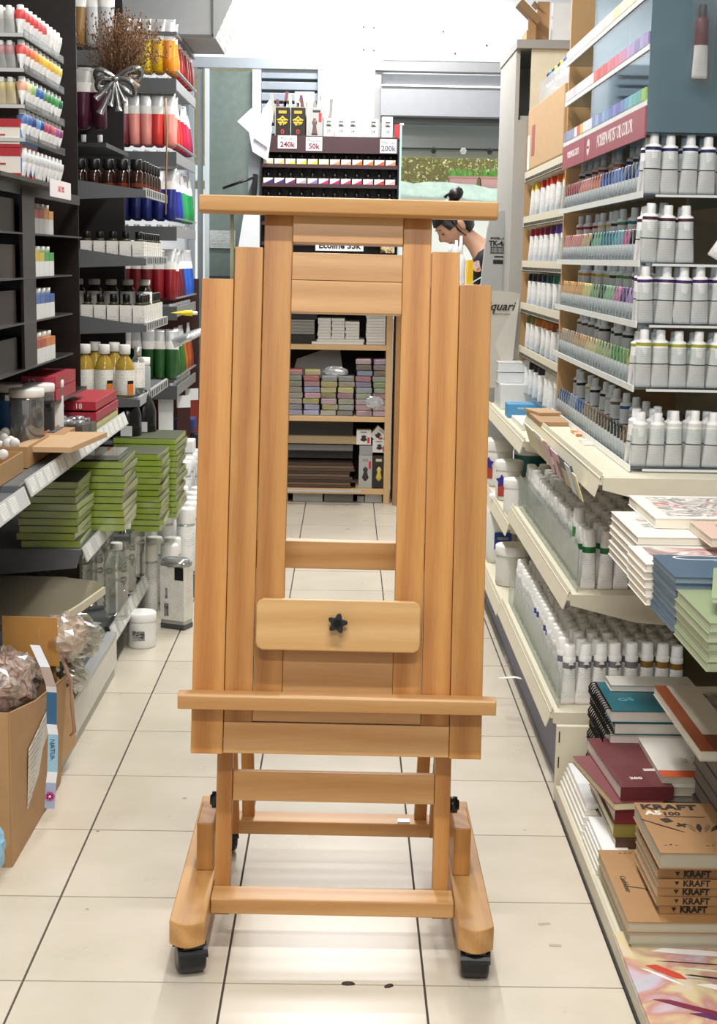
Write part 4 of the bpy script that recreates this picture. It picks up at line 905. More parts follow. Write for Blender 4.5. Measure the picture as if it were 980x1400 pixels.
# ---- things on the shelf with the price rail
ZL = .869
JR = [(.036, 0), (.042, .006), (.046, .02), (.047, .155), (.046, .165)]
CLJ = clear('#c9cccd', .8, .6, .06, .16)
for k, (px, py, l) in enumerate(((38, 622, 'front'), (53, 612, 'leaning dark-labelled'), (66, 604, 'right-hand'), (14, 612, 'left-hand, bluish'))):
    p = spot(px, py, Z=ZL)
    o = ob('plastic_canister', MB().lathe(JR, 16).mesh('canister_body', CLJ), None, (p.x, p.y, ZL)); tag(o, '%s clear plastic canister with white lid behind the wooden trays' % l, 'canister')
    ob('lid', MB().lathe([(.047, .163), (.049, .166), (.049, .182), (.046, .186)], 16).mesh('lid', WHITE), o)
    if k: ob('canister_label', MB().lathe([(.0474, .03), (.0474, .14)], 16, cap=False).mesh('canister_label', plain(['', '#2a2b2e', '#e8e8e4', '#3a70a8'][k], .4)), o)
TRW = plain('#b18a5c', .6, var=.12, name='light_wood')
def wtray(p, w, d, h, label, n=9, balls=True):
    o = empty('wooden_tray', (p[0], p[1], ZL+.001)); tag(o, label, 'tray')
    ob('tray_base', MB().box(-w, w, -d, d, 0, .004).mesh('tray_base', TRW), o)
    for a in ((-w, w, -d-.004, -d), (-w, w, d, d+.004), (-w-.004, -w, -d-.004, d+.004), (w, w+.004, -d-.004, d+.004)): ob('tray_side', MB().box(*a, 0, h).mesh('tray_side', TRW), o)
    for k in range(n if balls else 0):
        q = ob('round_stopper', MB().lathe([(.004, -.011), (.013, -.009), (.014, 0), (.013, .004), (.004, .006)], 12).mesh('white_knob', plain('#efece4', .4)), None, (p[0]+R.uniform(-w+.02, w-.02), p[1]+R.uniform(-d+.02, d-.02), ZL+h+.002+R.uniform(-.008, .008)), (PI/2+R.uniform(-.5, .5), R.uniform(-.4, .4), 0))
        tag(q, 'round white stopper, %s laid in the ' % ORD[k] + label.split(' holding')[0], 'stopper', 'white stoppers in the trays')
wtray((-.93, 4.05), .10, .14, .055, 'nearer light wooden tray holding white stoppers', 10)
wtray((-.945, 3.72), .115, .13, .05, 'nearest light wooden tray holding white stoppers', 8)
wtray((-.95, 4.42), .10, .14, .055, 'farther light wooden tray holding white stoppers', 10)
q = bx('cardboard_carton', -.90, -.795, 4.25, 4.43, ZL+.001, ZL+.05, plain('#a97e54', .7)); tag(q, 'small brown cardboard carton behind the wooden board', 'carton')
ob('carton_flap', MB().box(-.05, .02, -.06, .08, .024, .027).mesh('carton_flap', plain('#4a4b4d', .5)), q)
p = spot(75, 617, Z=ZL+.02)
q = ob('wooden_board', MB().prism([(-.085, -.16), (.075, -.16), (.115, .20), (-.04, .20)], 0, .014, 'Z').mesh('wooden_board', plain('#c9a47a', .5, var=.1)), None, (-.80, 4.13, ZL+.035)); tag(q, 'pale wooden board lying over the shelf edge and price rail', 'board')
for k in range(10):
    q = bx('glass_pack', -.90+.018*(k % 5), -.87+.018*(k % 5)+.03, 4.50+.09*(k//5), 4.56+.09*(k//5), ZL+.001, ZL+.045+.006*(k % 3), clear('#dfe3e4', .85, .7, .05, .12)); tag(q, 'clear glass jar pack, %s of the cluster behind the cardboard carton' % ORD[k], 'jar', 'clear packs on the left shelf')
    ob('pack_lid', MB().lathe([(.014, 0), (.014, .012)], 10).mesh('pack_lid', SILVER), q, (0, 0, .022))
for k, (z0, w, c, l) in enumerate(((0, .0, '#cfc78a', 'pale yellow pad at the bottom of the red box pile'), (.032, .01, '#a83040', 'flat red box under the top one'), (.066, .0, '#b02a3a', 'flat red box numbered 18 on top of the pile'))):
    q = bx('flat_box', -.93+w, -.785+w*.3, 4.72+.01*k, 5.20-.01*k, ZL+.002+z0, ZL+.030+z0, plain(c, .35), bevel=.001); tag(q, l, 'box')
    if k == 2: text('18', .024, WHITE, q, (.02, -.231, 0), FRONT)
    if k: ob('white_print', MB().box(-.04, -.01, -.0012, 0, -.004, .004).mesh('white_print', WHITE), q, (-.015, -.24+.01*k, 0))
# green pads in wrapped stacks
GRN = plain('#a6be44', .35, name='green_cover'); GRP = plain('#c2c8a2', .5)
def gpad(x0, x1, y0, y1, z, t, label, group):
    o = empty('green_pad', ((x0+x1)/2, (y0+y1)/2, z)); o.rotation_euler.z = R.uniform(-.04, .04); tag(o, label, 'pad', group)
    w, d = (x1-x0)/2, (y1-y0)/2
    ob('cover', MB().box(-w, w, -d, d, 0, t*.86).mesh('cover', GRN), o)
    ob('paper_edge', MB().box(-w+.002, w-.002, -d+.003, d-.003, t*.86, t*.95).mesh('paper_edge', plain('#3a4020', .6)), o)
    ob('side_label', MB().box(w, w+.0008, -d*.98, d*.98, t*.12, t*.8).mesh('side_label', GRP), o)
    ob('clear_wrap', MB().box(-w-.002, w+.003, -d-.002, d+.002, -.0004, t*.93).mesh('clear_wrap', clear('#ffffff', .97, .7, .12)), o)
    return o
for nm, x0, x1, y0, y1, n, zb in (('left front', -.975, -.80, 4.47, 4.72, 9, .5495), ('middle', -.875, -.705, 4.76, 5.05, 10, .5495), ('rear right', -.88, -.68, 5.55, 5.80, 13, .404), ('rearmost', -.90, -.655, 5.85, 6.15, 14, .404)):
    for k in range(n):
        dx = R.uniform(-.006, .006)
        gpad(x0+dx, x1+dx, y0, y1, zb+.0225*k, .022, 'clear wrapped green pad, %s up in the %s stack' % (ORD[k], nm), 'green pads in the %s stack' % nm)
q = bx('clear_wrap_pack', -.85, -.72, 4.78, 5.0, .776, .790, clear('#d8dcd2', .8, .8, .08, .25)); tag(q, 'crumpled clear packet lying on top of the middle green stack', 'packet')
# bottles on the base deck
WAT = clear('#f2f6f3', .96, .9, .03, .03)
prof = [(.030, 0), (.040, .008)]
for k in range(7): prof += [(.041, .015+.02*k), (.0375, .025+.02*k)]
prof += [(.041, .165), (.041, .185), (.034, .215), (.018, .238), (.016, .25)]
bm_ = MB().lathe(prof, 16).mesh('bottle_body', WAT); bc_ = MB().lathe([(.019, .246), (.021, .248), (.021, .268), (.019, .27)], 14).mesh('cap', plain('#e9eae6', .4))
for k, (px, py) in enumerate(((160, 846), (128, 832), (148, 815), (172, 812), (112, 812), (186, 790), (95, 800))):
    p = spot(px, py, Z=.173); 
    if p.y < 5.05: p.y = 5.06
    o = ob('plastic_bottle', bm_, None, (p.x, p.y, .173)); ob('cap', bc_, o); tag(o, 'ribbed clear plastic bottle on the grey base deck, %s' % ['nearest the deck corner', 'second from the corner, left', 'behind the nearest two', 'on the aisle side behind the nearest', 'far left of the group', 'farthest along the rail', 'leftmost in the dark'][k], 'bottle', 'clear ribbed bottles')
tag(ob('round_sticker', MB().lathe([(.035, 0), (.035, .0006)], 20, sy=.5).mesh('round_sticker', plain('#d9d9d2', .5)), None, (-.86, 5.05, .1725)), 'oval white sticker on the corner of the grey base deck', 'sticker')
for k, (x, y, c) in enumerate(((-1.02, 5.15, '#3a352c'), (-1.0, 5.4, '#4a453a'), (-.93, 5.62, '#b9b6aa'), (-.88, 5.74, '#c9c6bc'))):
    q = bx('dim_box', x-.06, x+.05, y-.06, y+.06, .173, .30+.02*k, plain(c, .5)); tag(q, '%s carton stored behind the clear bottles, %s from the left' % (['dark', 'brownish', 'grey', 'pale'][k], ORD[k]), 'carton')
# floor goods: tub, metal can, spray cans
o = jar((-.737, 5.41, 0), .052, .13, None, 'white screw-top tub on the floor under the left price rail'); 
q = ob('tub_print', MB().box(-.022, .022, -.0012, 0, -.018, .018).mesh('tub_print', printed('#3a3636', '#e8e8e6', 90, .9)), o, (-.004, -.0525, .05))
mc = empty('metal_can', (-.640, 5.70, 0), (0, 0, -.42)); tag(mc, 'rectangular metal solvent can with white barcode label on the floor tiles', 'can')
ob('can_body', MB().box(-.052, .052, -.035, .035, .006, .262).mesh('can_body', plain('#a9aba8', .25, .6)), mc, bevel=.006)
ob('can_foot', MB().box(-.053, .053, -.036, .036, .0, .022).mesh('can_foot', plain('#55575a', .3, .6)), mc, bevel=.004)
ob('can_label', MB().box(-.0525, .0525, -.0355, .0355, .035, .245).mesh('can_label', printed('#e4e2da', '#6a6a66', 70, .3)), mc)
q = ob('black_patch', MB().box(.012, .05, -.037, -.0355, .195, .245).mesh('black_patch', BLACK), mc)
q = ob('barcode', MB().box(-.034, -.016, -.0372, -.0355, .05, .10).box(-.03, -.02, -.0372, -.0355, .12, .16).mesh('barcode', printed('#2a2a2a', '#e8e8e8', 150, .8)), mc); q['kind'] = 'stuff'
ob('crumpled_wrap', MB().loft([(.060, .044, .245), (.062, .046, .262), (.052, .030, .275), (.030, .022, .272)], 7).mesh('crumpled_wrap', clear('#e0e2e2', .7, .9, .15, .2)), mc)
sc_b = MB().lathe([(.034, 0), (.0355, .006), (.0355, .20), (.030, .212)], 16, [0, 1, 0]).mesh('can_body', [plain('#bfc2c2', .3, .5), printed('#ececea', '#5a5a5a', 45, .35)])
sc_c = MB().lathe([(.0345, .208), (.036, .212), (.036, .268), (.034, .275), (.018, .276)], 16).mesh('cap', plain('#f4f4f1', .35))
n_ = 0
for j in range(11):
    y = 5.98+.145*j; zz = 0 if y < 6.2 else (.101 if y < 6.87 else .201)
    for i in range(5):
        x = -.70-.085*i+(.0 if j < 2 else .03)
        if j < 1 and i > 3: continue
        o = ob('spray_can', sc_b, None, (x+R.uniform(-.006, .006), y+R.uniform(-.006, .006), zz)); ob('cap', sc_c, o)
        tag(o, 'white capped spray can, %s rank back and %s in from the aisle on the left' % (ORD[j], ORD[i]), 'spray can', 'white spray cans on the left floor')
    if j in (2, 3, 5): 
        o = ob('spray_can', sc_b, None, (-.595+.0, y, zz)); ob('cap', sc_c, o); tag(o, 'white spray can standing outermost toward the aisle, %s rank back' % ORD[j], 'spray can', 'white spray cans on the left floor')
        if zz: o.location.z = zz if y > 6.22 else 0
        o.location.x = -.66
for k, (x, y, z, w, c, l) in enumerate(((-.80, 7.3, .48, .07, '#e8e8e6', 'white roll pack stacked on the far spray cans'), (-.86, 6.95, .478, .06, '#dcdcda', 'white folded pack lying on the spray cans'), (-.76, 7.6, .48, .04, '#1c1c1e', 'black box end lying above the far spray cans'), (-.80, 7.55, .56, .05, '#22306a', 'dark blue pack below the hanging cards'))):
    q = bx('stored_pack', x-w, x+w, y-.06, y+.06, z, z+.06, plain(c, .4), bevel=.006); tag(q, l, 'pack')
# dark jugs under the rack foot
for k, (x, y) in enumerate(((-.86, 5.95), (-.94, 6.0), (-.82, 6.1))):
    o = ob('dark_jug', MB().lathe([(.05, 0), (.055, .01), (.055, .10), (.04, .15), (.018, .17), (.018, .185)], 16).mesh('dark_jug', plain('#1b1c1d', .2)), None, (x, y, .70)); tag(o, 'black glossy jug under the oil bottle shelf, %s' % ['aisle side', 'left one', 'behind'][k], 'jug', 'black jugs under the rack')
    ob('jug_label', MB().box(-.02, .025, -.0575, -.055, .02, .06).mesh('jug_label', plain('#dcdcd8', .4)), o)
q = bx('jug_shelf', -1.1, -.80, 5.86, 6.25, .69, .699, GD); q.name = 'shelf_deck'; kid(lu, q)

# dried bouquet with silver bow
bq = empty('dried_bouquet', (-.865, 6.0, 2.10)); tag(bq, 'dried brown flower bouquet tied with a silver ribbon bow on the left rack', 'bouquet')
mb = MB()
for k in range(950):
    a = R.gauss(0, .55); b = R.gauss(0, .4); L_ = R.uniform(.05, .21)
    base = Vector((R.gauss(-.03, .03), R.gauss(0, .012), R.uniform(-.02, .05)))
    d = Vector((math.sin(a)*.8+.25, math.sin(b)*.35, math.cos(a))).normalized(); tip = base+d*L_
    mb.rod(tuple(base), tuple(tip), .0006, 3)
    if k % 1 == 0: mb.lathe([(.001, tip.z-.004), (.004, tip.z), (.001, tip.z+.005)], 4, 0, cx=tip.x, cy=tip.y, cap=False)
q = ob('flower_sprays', mb.mesh('flower_sprays', plain('#7b5a3e', .8, var=.3)), bq); q['kind'] = 'stuff'
ob('stem', MB().rod((-.02, 0, .02), (.055, -.02, -.04), .007, 6).mesh('stem', plain('#c9a889', .6)), bq)
SRB = plain('#9c9d9c', .22, .75, name='silver_ribbon')
def ribbon(pts, w0, w1, th=.0012):
    mb = MB(); n = len(pts)
    vs = []
    for i, (x, y, z) in enumerate(pts):
        w = w0+(w1-w0)*i/(n-1); dx = pts[min(i+1, n-1)][0]-pts[max(i-1, 0)][0]; dz = pts[min(i+1, n-1)][2]-pts[max(i-1, 0)][2]; l = math.hypot(dx, dz) or 1
        nx, nz = -dz/l*w/2, dx/l*w/2
        vs += [(x+nx, y, z+nz), (x-nx, y+.004, z-nz), (x+nx, y+th, z+nz), (x-nx, y+.004+th, z-nz)]
    fs = []
    for i in range(n-1):
        a = 4*i; b = a+4; fs += [(a, a+1, b+1, b), (a+2, b+2, b+3, a+3), (a, b, b+2, a+2), (a+1, a+3, b+3, b+1)]
    mb._add(vs, fs, 0, True); return mb
bow = ob('bow_knot', MB().loft([(.012, .008, -.008), (.016, .012, 0), (.012, .008, .010)], 10).mesh('bow_knot', SRB), bq, (-.035, -.03, -.015)); bow['label'] = 'shiny silver ribbon knot'
for sx, sz, L_ in ((-1, .2, .075), (1, .25, .10), (-1, -.35, .07), (1, -.55, .075)):
    pts = []
    for i in range(13):
        t = i/12*PI; pts.append((sx*L_*math.sin(t), -.012*math.sin(2*t), sz*L_*math.sin(t)+.022*math.sin(2*t)))
    ob('ribbon_loop', ribbon(pts, .022, .022).mesh('ribbon_loop', SRB), bow)
for dx, dz, w in ((-.06, -.13, .03), (-.02, -.10, .026), (.012, -.12, .03), (.035, -.09, .02), (-.075, -.075, .026)):
    ob('ribbon_tail', ribbon([(0, 0, 0), (dx*.35, -.012, dz*.4), (dx*.8, .004, dz*.8), (dx, -.006, dz)], .012, w).mesh('ribbon_tail', SRB), bow)
tag(ob('hanging_twine', MB().path([(0, 0, 0), (.004, 0, -.12), (.0, 0, -.30), (-.002, 0, -.44)], .0035, 6).mesh('hanging_twine', plain('#b08a68', .8)), None, (-.71, 6.0, 2.02)), 'thin brown twine hanging down beside the pink tubes', 'twine')

# ================================================================ CENTRE CABINET AT THE END OF THE AISLE
PINE = plain('#cda878', .5, var=.08, name='pine')
cc = empty('wooden_cabinet', (-.15, 8.9, 0)); tag(cc, 'low open wooden shelf cabinet across the end of the aisle', 'cabinet')
child(cc, 'side_post', .232, .268, 8.75, 9.18, 0, 1.24, PINE, .002); child(cc, 'side_post', -.66, -.625, 8.75, 9.18, 0, 1.24, PINE, .002)
for zz in (.928, .512, .085): child(cc, 'shelf', -.625, .232, 8.752, 9.17, zz-.03, zz, PINE, .002)
child(cc, 'top_board', -.67, .275, 8.55, 9.19, 1.24, 1.265, plain('#5b4434', .5), .002); child(cc, 'back_panel', -.66, .268, 9.17, 9.18, 0, 1.24, plain('#1f1b19', .7))
child(cc, 'outer_post', .285, .312, 8.70, 9.18, 0, 1.24, plain('#a57a4c', .5), .002)
def block(nm, x0, x1, y0, y1, z0, z1, c, label, cat, group=None, rz=0, rough=.55, bev=.0015):
    o = bx(nm, x0, x1, y0, y1, z0, z1, plain(c, rough), bevel=bev); o.rotation_euler.z = rz; return tag(o, label, cat, group)
# top shelf: paper
for k in range(9): block('paper_pad', -.40, -.185, 8.79, 9.1, .965+.0092*k+.02, .9735+.0092*k+.02, '#8f8c86' if k % 2 else '#a5a29b', 'grey paper pad, %s from the bottom of the stack at top left' % ORD[k], 'pad', 'grey pads in the cabinet')
block('dark_folder', -.42, -.18, 8.80, 9.15, .9285, .984, '#262424', 'black folder box under the grey pads', 'box'); block('dark_folder', -.42, -.17, 8.80, 9.15, 1.069, 1.12, '#222022', 'black folder box on top of the grey pads', 'box')
for i, (x0, w, n) in enumerate(((-.165, .075, 7), (-.085, .075, 7), (-.005, .08, 6), (.115, .112, 10))):
    for k in range(n):
        block('white_booklet', x0+R.uniform(-.003, .003), x0+w, 8.78+R.uniform(0, .01), 9.0, .9295+(.030 if i < 3 else 0)+.017*k, .9295+(.030 if i < 3 else 0)+.017*k+.0165, '#e6e3da', 'white booklet, %s up in stack %s of the top cabinet shelf' % (ORD[k], ORD[i]), 'booklet', 'white booklets on the top cabinet shelf')
block('white_booklet', -.20, .10, 8.77, 9.05, .9285, .9435, '#ece8dc', 'wide white booklet lying under the three short stacks', 'booklet'); block('white_booklet', -.17, .105, 8.78, 9.05, .944, .9585, '#e3dfd4', 'second wide white booklet under the three short stacks', 'booklet')
# middle shelf: colour packs
cols = [['#6f86c0', '#43557a', '#8f9087', '#9a9a90', '#8a8c84', '#7a8a78', '#80a08a', '#c86a6a'],
        ['#6c7fc4', '#6f86c8', '#c9c06a', '#c88aa8', '#6f8fc0', '#c890a4', '#c8525c', '#d0c878'],
        ['#8a8a78', '#b8b05c', '#c09ab8', '#a8a050', '#c8c458', '#c8c07a', '#9aaab0'],
        ['#2f3f50', '#5a7a88', '#7f8f7a', '#c890b0', '#d0c85a', '#a8a898', '#8a8a84'],
        ['#c898b0', '#c88aa0', '#c0a0b0', '#7a9a72', '#8f9aa8', '#7f80b8', '#b8506a', '#6a84b8', '#20242c', '#c8a0a8'],
        ['#c090b8', '#c08ab0', '#6a706a', '#c87080', '#82a070', '#88a878', '#8fa890', '#2a2c30', '#6a6a70', '#b090b8']]
for i, cl in enumerate(cols):
    x0 = -.345+.1015*i; x1 = x0+.092
    for k, c in enumerate(cl):
        z0 = .513+.0335*k
        q = bx('clay_pack', x0+R.uniform(-.003, .003), x1+R.uniform(-.003, .003), 8.775+R.uniform(0, .012), 8.90, z0, z0+.0325, plain(c, .35), bevel=.007); q.rotation_euler = (0, R.uniform(-.03, .03), R.uniform(-.09, .09))
        tag(q, '%s wrapped clay pack, %s up in column %s of the middle cabinet shelf' % (cname(c), ORD[k], ['one', 'two', 'three', 'four', 'five', 'six'][i]), 'clay pack', 'coloured packs on the middle cabinet shelf')
        ob('clear_wrap', MB().box(-.044, .044, -.0645, -.063, -.014, .014).mesh('clear_wrap', clear('#ffffff', .95, .9, .1)), q)
q = ob('silver_paper_sheet', MB().prism([(-.25, -.08), (.06, -.08), (.03, .12), (-.22, .03)], 0, .003, 'Y').mesh('silver_paper_sheet', plain('#8d8e90', .4)), None, (-.07, 8.96, .80), (-.15, 0, 0)); tag(q, 'large grey paper sheet leaning behind the colour packs', 'paper')
# lower shelf: boards and boxes
for k in range(9):
    block('brown_board', -.60, .045+R.uniform(-.02, .03), 8.78, 9.14, .086+.0165*k, .101+.0165*k, ['#4e3a2b', '#6b513b', '#3a2a20'][k % 3], 'brown fibre board, %s up in the pile on the lowest cabinet shelf' % ORD[k], 'board', 'brown boards in the cabinet')
block('pale_board', -.60, .07, 8.80, 8.86, .345, .39, '#a08a68', 'pale wooden rail lying across the lower compartment', 'board'); block('grey_board', -.60, .05, 8.95, 9.0, .24, .49, '#6c6a68', 'grey board standing at the back of the lower compartment', 'board')
block('grey_box_block', -.58, .05, 8.84, 8.93, .30, .335, '#8b8b8a', 'grey flat pack under the pale rail', 'pack')
def picbox(x, z, w, h, c, label, ry=0, y=8.79, red=True, dark=False):
    o = empty('picture_carton', (x, y, z), (0, ry, 0)); tag(o, label, 'carton')
    ob('carton_body', MB().box(-w/2, w/2, 0, .08, 0, h).mesh('carton_body', plain(c, .5)), o)
    ob('picture', MB().loft([(.003, .001, h*.22), (w*.25, .002, h*.32), (w*.12, .002, h*.5), (w*.2, .002, h*.58), (.003, .001, h*.66)], 8).mesh('picture', plain('#cdb85a' if dark else '#2c2a2c', .5)), o, (0, -.001, 0))
    if red: ob('red_tab', MB().box(w*.24, w*.42, -.0015, 0, h*.1 if h < .1 else h*.6, h*.5 if h < .1 else h*.82).mesh('red_tab', plain('#c03038', .5)), o)
    ob('title_bar', MB().box(-w*.25, w*.2, -.0015, 0, h*.82, h*.9).mesh('title_bar', plain('#8c8a80' if not dark else '#c9bf90', .5)), o)
    return o
picbox(.112, .345, .085, .085, '#d6d3cc', 'small white picture carton on top of the grey one'); picbox(.205, .30, .08, .075, '#d0cdc6', 'small white picture carton above the black one')
picbox(.205, .375, .075, .075, '#d8d5ce', 'small white picture carton standing on its corner', ry=PI/4*.9, y=8.80).location.x = .175
picbox(.125, .086, .078, .195, '#a9a8a5', 'tall grey carton with red tab in the lower cabinet'); block('grey_carton', .088, .165, 8.79, 8.87, .282, .338, '#8f8f8e', 'grey carton lying on the tall grey one', 'carton')
picbox(.205, .086, .078, .195, '#201c1a', 'tall black carton with gold figure in the lower cabinet', red=False, dark=True)
for k, (a, b, c) in enumerate(((-.56, -.33, '#c8c6c0'), (-.30, -.125, '#a9a8a4'), (-.115, .055, '#6f6d6a'), (.08, .12, '#8a8a88'), (.125, .225, '#a5a4a0'))):
    block('floor_carton', a, b, 8.78, 9.1, .002, .052 if k != 3 else .04, c, '%s flat carton under the cabinet, %s from the left' % (['white', 'pale grey', 'dark grey', 'crumpled grey', 'grey'][k], ORD[k]), 'carton')
block('white_strip', -.50, .10, 8.66, 8.70, .078, .088, '#b8b6b2', 'white plastic strip sticking out below the lowest shelf', 'strip')

# ================================================================ INK DISPLAY ON THE CABINET
dk = empty('ink_display', (-.105, 8.6, 1.266)); tag(dk, 'dark acrylic ink display standing on the cabinet at the end of the aisle', 'display rack')
DA = plain('#1a1312', .2, name='dark_acrylic'); DR = clear('#5b3438', .7, .4, .05, .55)
child(dk, 'back_panel', -.49, .275, 8.80, 8.81, 1.266, 2.08, plain('#191413', .25)); child(dk, 'side_panel', -.49, -.482, 8.56, 8.81, 1.266, 2.08, DA); child(dk, 'side_panel', .270, .278, 8.56, 8.81, 1.266, 2.08, DA)
q = child(dk, 'edge_strip', .279, .290, 8.56, 8.60, 1.3, 2.15, plain('#b9dcdc', .3)); q['label'] = 'pale aqua edge strip'
for zz in (1.29, 1.39, 1.50, 1.61, 1.715, 1.82, 1.925): child(dk, 'tier_floor', -.482, .27, 8.56, 8.80, zz-.006, zz, DA); child(dk, 'tier_lip', -.482, .27, 8.558, 8.562, zz-.012, zz+.008, plain('#4a2c30', .3))
child(dk, 'top_tray', -.49, .278, 8.56, 8.80, 2.066, 2.074, DA); q = child(dk, 'top_lip', -.482, .27, 8.555, 8.558, 1.995, 2.085, plain('#46292e', .25)); q['label'] = 'dark wine acrylic top lip'
ic = [['#d9c9a8', '#dcc890', '#d8d860', '#d4e04a', '#cfe048', '#cfd8a0', '#e09a6a', '#e8b090', '#e8752a', '#e08040', '#d8603a', '#d89070'],
      ['#3a2a88', '#4a2a8a', '#7a1a70', '#b8a8b8', '#8a7ac0', '#c02a80', '#b01c78', '#b8406a', '#c02a60', '#e0a0b0', '#c83a3a', '#d8b0a8'],
      ['#6a4a2a', '#7a5a3a', '#5a3a2a', '#3a2a22', '#b0a070', '#5a4a3a', '#3a3028', '#8a8a70', '#d8b84a', '#3a3a3a', '#c8c0b0', '#4a3a30']]
icb = MB().lathe([(.021, 0), (.023, .004), (.023, .036), (.012, .046)], 10).mesh('bottle_body', plain('#1c1614', .15)); icc = MB().lathe([(.0125, .044), (.0135, .046), (.0135, .060), (.007, .064), (.008, .078), (.004, .084)], 10).mesh('cap', BLACK)
for ri, zz in enumerate((1.925, 1.82, 1.715)):
    for k, c in enumerate(ic[ri]):
        o = ob('ink_bottle', icb, None, (-.448+.0617*k, 8.595, zz+.001)); ob('cap', icc, o)
        q = ob('ink_label', MB().box(-.027, .027, -.0265, -.024, .003, .036, [1]*6).prism([(-.027, .003), (.027, .003), (.027, .030)], -.0272, -.0266, 'Y', 0).mesh('ink_label', [plain(c, .4), plain('#e9e4dc' if ri < 2 else c, .45)]), o)
        tag(o, 'black-capped ink bottle with %s label, %s from the left in the %s display row' % (cname(c), ORD[k], ['upper', 'middle', 'lower'][ri]), 'ink bottle', 'ink bottles in the display')
# boxes on top of the display
CH = {}
for k, (x, w, c, red) in enumerate(((-.372, .078, '#181410', False), (-.286, .078, '#181410', False), (-.190, .092, '#b9bab8', True))):
    o = empty('ink_carton', (x, 8.60, 2.075)); tag(o, ['tall black and gold ink carton at the left end on the display', 'tall black and gold ink carton, second on the display', 'tall grey ink carton with a figure, third on the display'][k], 'carton')
    ob('carton_body', MB().box(-w/2, w/2, 0, .08, 0, .165).mesh('carton_body', plain(c, .45)), o)
    ob('carton_edge', MB().box(-w/2-.003, -w/2, -.001, .08, 0, .168).box(-w/2, w/2, -.001, .08, .165, .168).mesh('carton_edge', plain('#c9c19a' if k < 2 else '#d8d6cc', .5)), o)
    if k < 2:
        text('金', .062, plain('#d8b83a', .4), o, (0, -.002, .085), FRONT, bold=.0012)
        ob('gold_label', MB().box(-.022, .022, -.002, 0, .132, .148).mesh('gold_label', plain('#c9a83a', .4)), o)
        q = ob('red_ring', MB().prism([(.010*math.cos(a), .013*math.sin(a)) for a in [2*PI*i/16 for i in range(16)]], -.0025, 0, 'Y').mesh('red_ring', plain('#c8382a', .4)), o, (0, 0, .035)); ob('ring_hole', MB().prism([(.0045*math.cos(a), .007*math.sin(a)) for a in [2*PI*i/12 for i in range(12)]], -.0035, 0, 'Y').mesh('ring_hole', plain('#181410')), q)
    else:
        ob('red_tab', MB().box(.018, .034, -.002, 0, .09, .138).mesh('red_tab', plain('#c8383a', .4)), o); ob('title_bar', MB().box(-.015, .028, -.002, 0, .142, .154).mesh('title_bar', plain('#3c3c3c')), o)
        ob('figure_print', MB().loft([(.018, .001, .02), (.014, .001, .03), (.008, .001, .07), (.014, .001, .085), (.006, .001, .11)], 8).mesh('figure_print', plain('#6a5650')), o, (-.004, -.0012, 0))
for k, x in enumerate((-.112, -.044, .022, .088, .136, .215)):
    w = .060 if k != 3 else .03
    o = empty('white_ink_carton', (x-.006, 8.60, 2.075)); tag(o, 'white carton with black brush characters, %s from the left on the display' % ORD[k], 'carton', 'white ink cartons on the display')
    ob('carton_body', MB().box(-w/2, w/2, 0, .06, 0, .112 if k < 5 else .125).mesh('carton_body', plain('#e6e6e3', .5)), o)
    if k != 3: text('墨', .032, BLACK, o, (.003, -.0015, .080), FRONT, bold=.0004); text('汁', .026, plain('#5a5a5a'), o, (.003, -.0015, .040), FRONT)
o = tag(bx('red_carton', .252, .275, 8.60, 8.64, 2.075, 2.16, plain('#c8333a', .5)), 'narrow red carton at the right end on the display', 'carton')
o = tag(bx('white_carton', .279, .300, 8.58, 8.62, 2.155, 2.165, PAPER), 'scrap of white paper at the right edge of the display', 'paper')
for x0, x1, z0, z1, s, s2, lb in ((-.395, -.290, 2.015, 2.085, 'Mực tàu', '240k', 'white price card reading 240k'), (-.240, -.150, 2.005, 2.080, 'Mực tàu', '50k', 'white price card reading 50k'), (.170, .262, 2.000, 2.075, 'Mực tàu', '200k', 'white price card at the right end')):
    q = bx('price_card', x0, x1, 8.551, 8.554, z0, z1, plain('#f0eff0', .6)); tag(q, lb+' clipped to the display lip', 'price card')
    text(s, .022, plain('#5a5864'), q, (0, -.002, .018), FRONT); text(s2, .040, plain('#8a1c3a' if lb[-3:] != 'end' else '#6a6a78'), q, (0, -.002, -.014), FRONT, bold=.0012)
q = bx('price_card', -.180, .088, 8.551, 8.554, 1.462, 1.520, plain('#f0eff0', .6)); tag(q, 'white card hand-lettered Ecoline 35k low on the display', 'price card'); text('Ecoline 35k', .050, BLACK, q, (0, -.002, 0), FRONT, bold=.0016)
q = bx('patterned_card', .185, .262, 8.551, 8.554, 1.455, 1.53, swirl(['#1a1816', '#1a1816', '#c8a24a', '#e0d8c8', '#1a1816'], 40)); tag(q, 'dark card with gold pattern at the right of the display foot', 'card')
for k in range(14):
    x = -.43+.024*k; hh = R.uniform(.20, .27)
    q = bx('brush_pack', x, x+.017, 8.70, 8.715, 2.075, 2.075+hh, plain(R.choice(['#c9c6bc', '#6a3a4a', '#b9b6b0', '#e0d8d0', '#8a8a86', '#7a4a5a']), .4)); q.rotation_euler = (0, R.uniform(-.2, .2), 0)
    tag(q, 'slim pack standing behind the tall cartons, %s from the left' % ORD[k], 'pack', 'slim packs behind the cartons')
q = bx('white_card', -.31, -.20, 8.73, 8.735, 2.08, 2.34, plain('#ececea', .6)); tag(q, 'white card with two dots standing behind the tall cartons', 'card')
q = bx('pink_fan', -.14, -.10, 8.72, 8.73, 2.075, 2.25, plain('#e8b0a8', .5)); q.rotation_euler = (0, -.35, 0); tag(q, 'pink striped leaflet leaning beside the grey carton', 'leaflet')
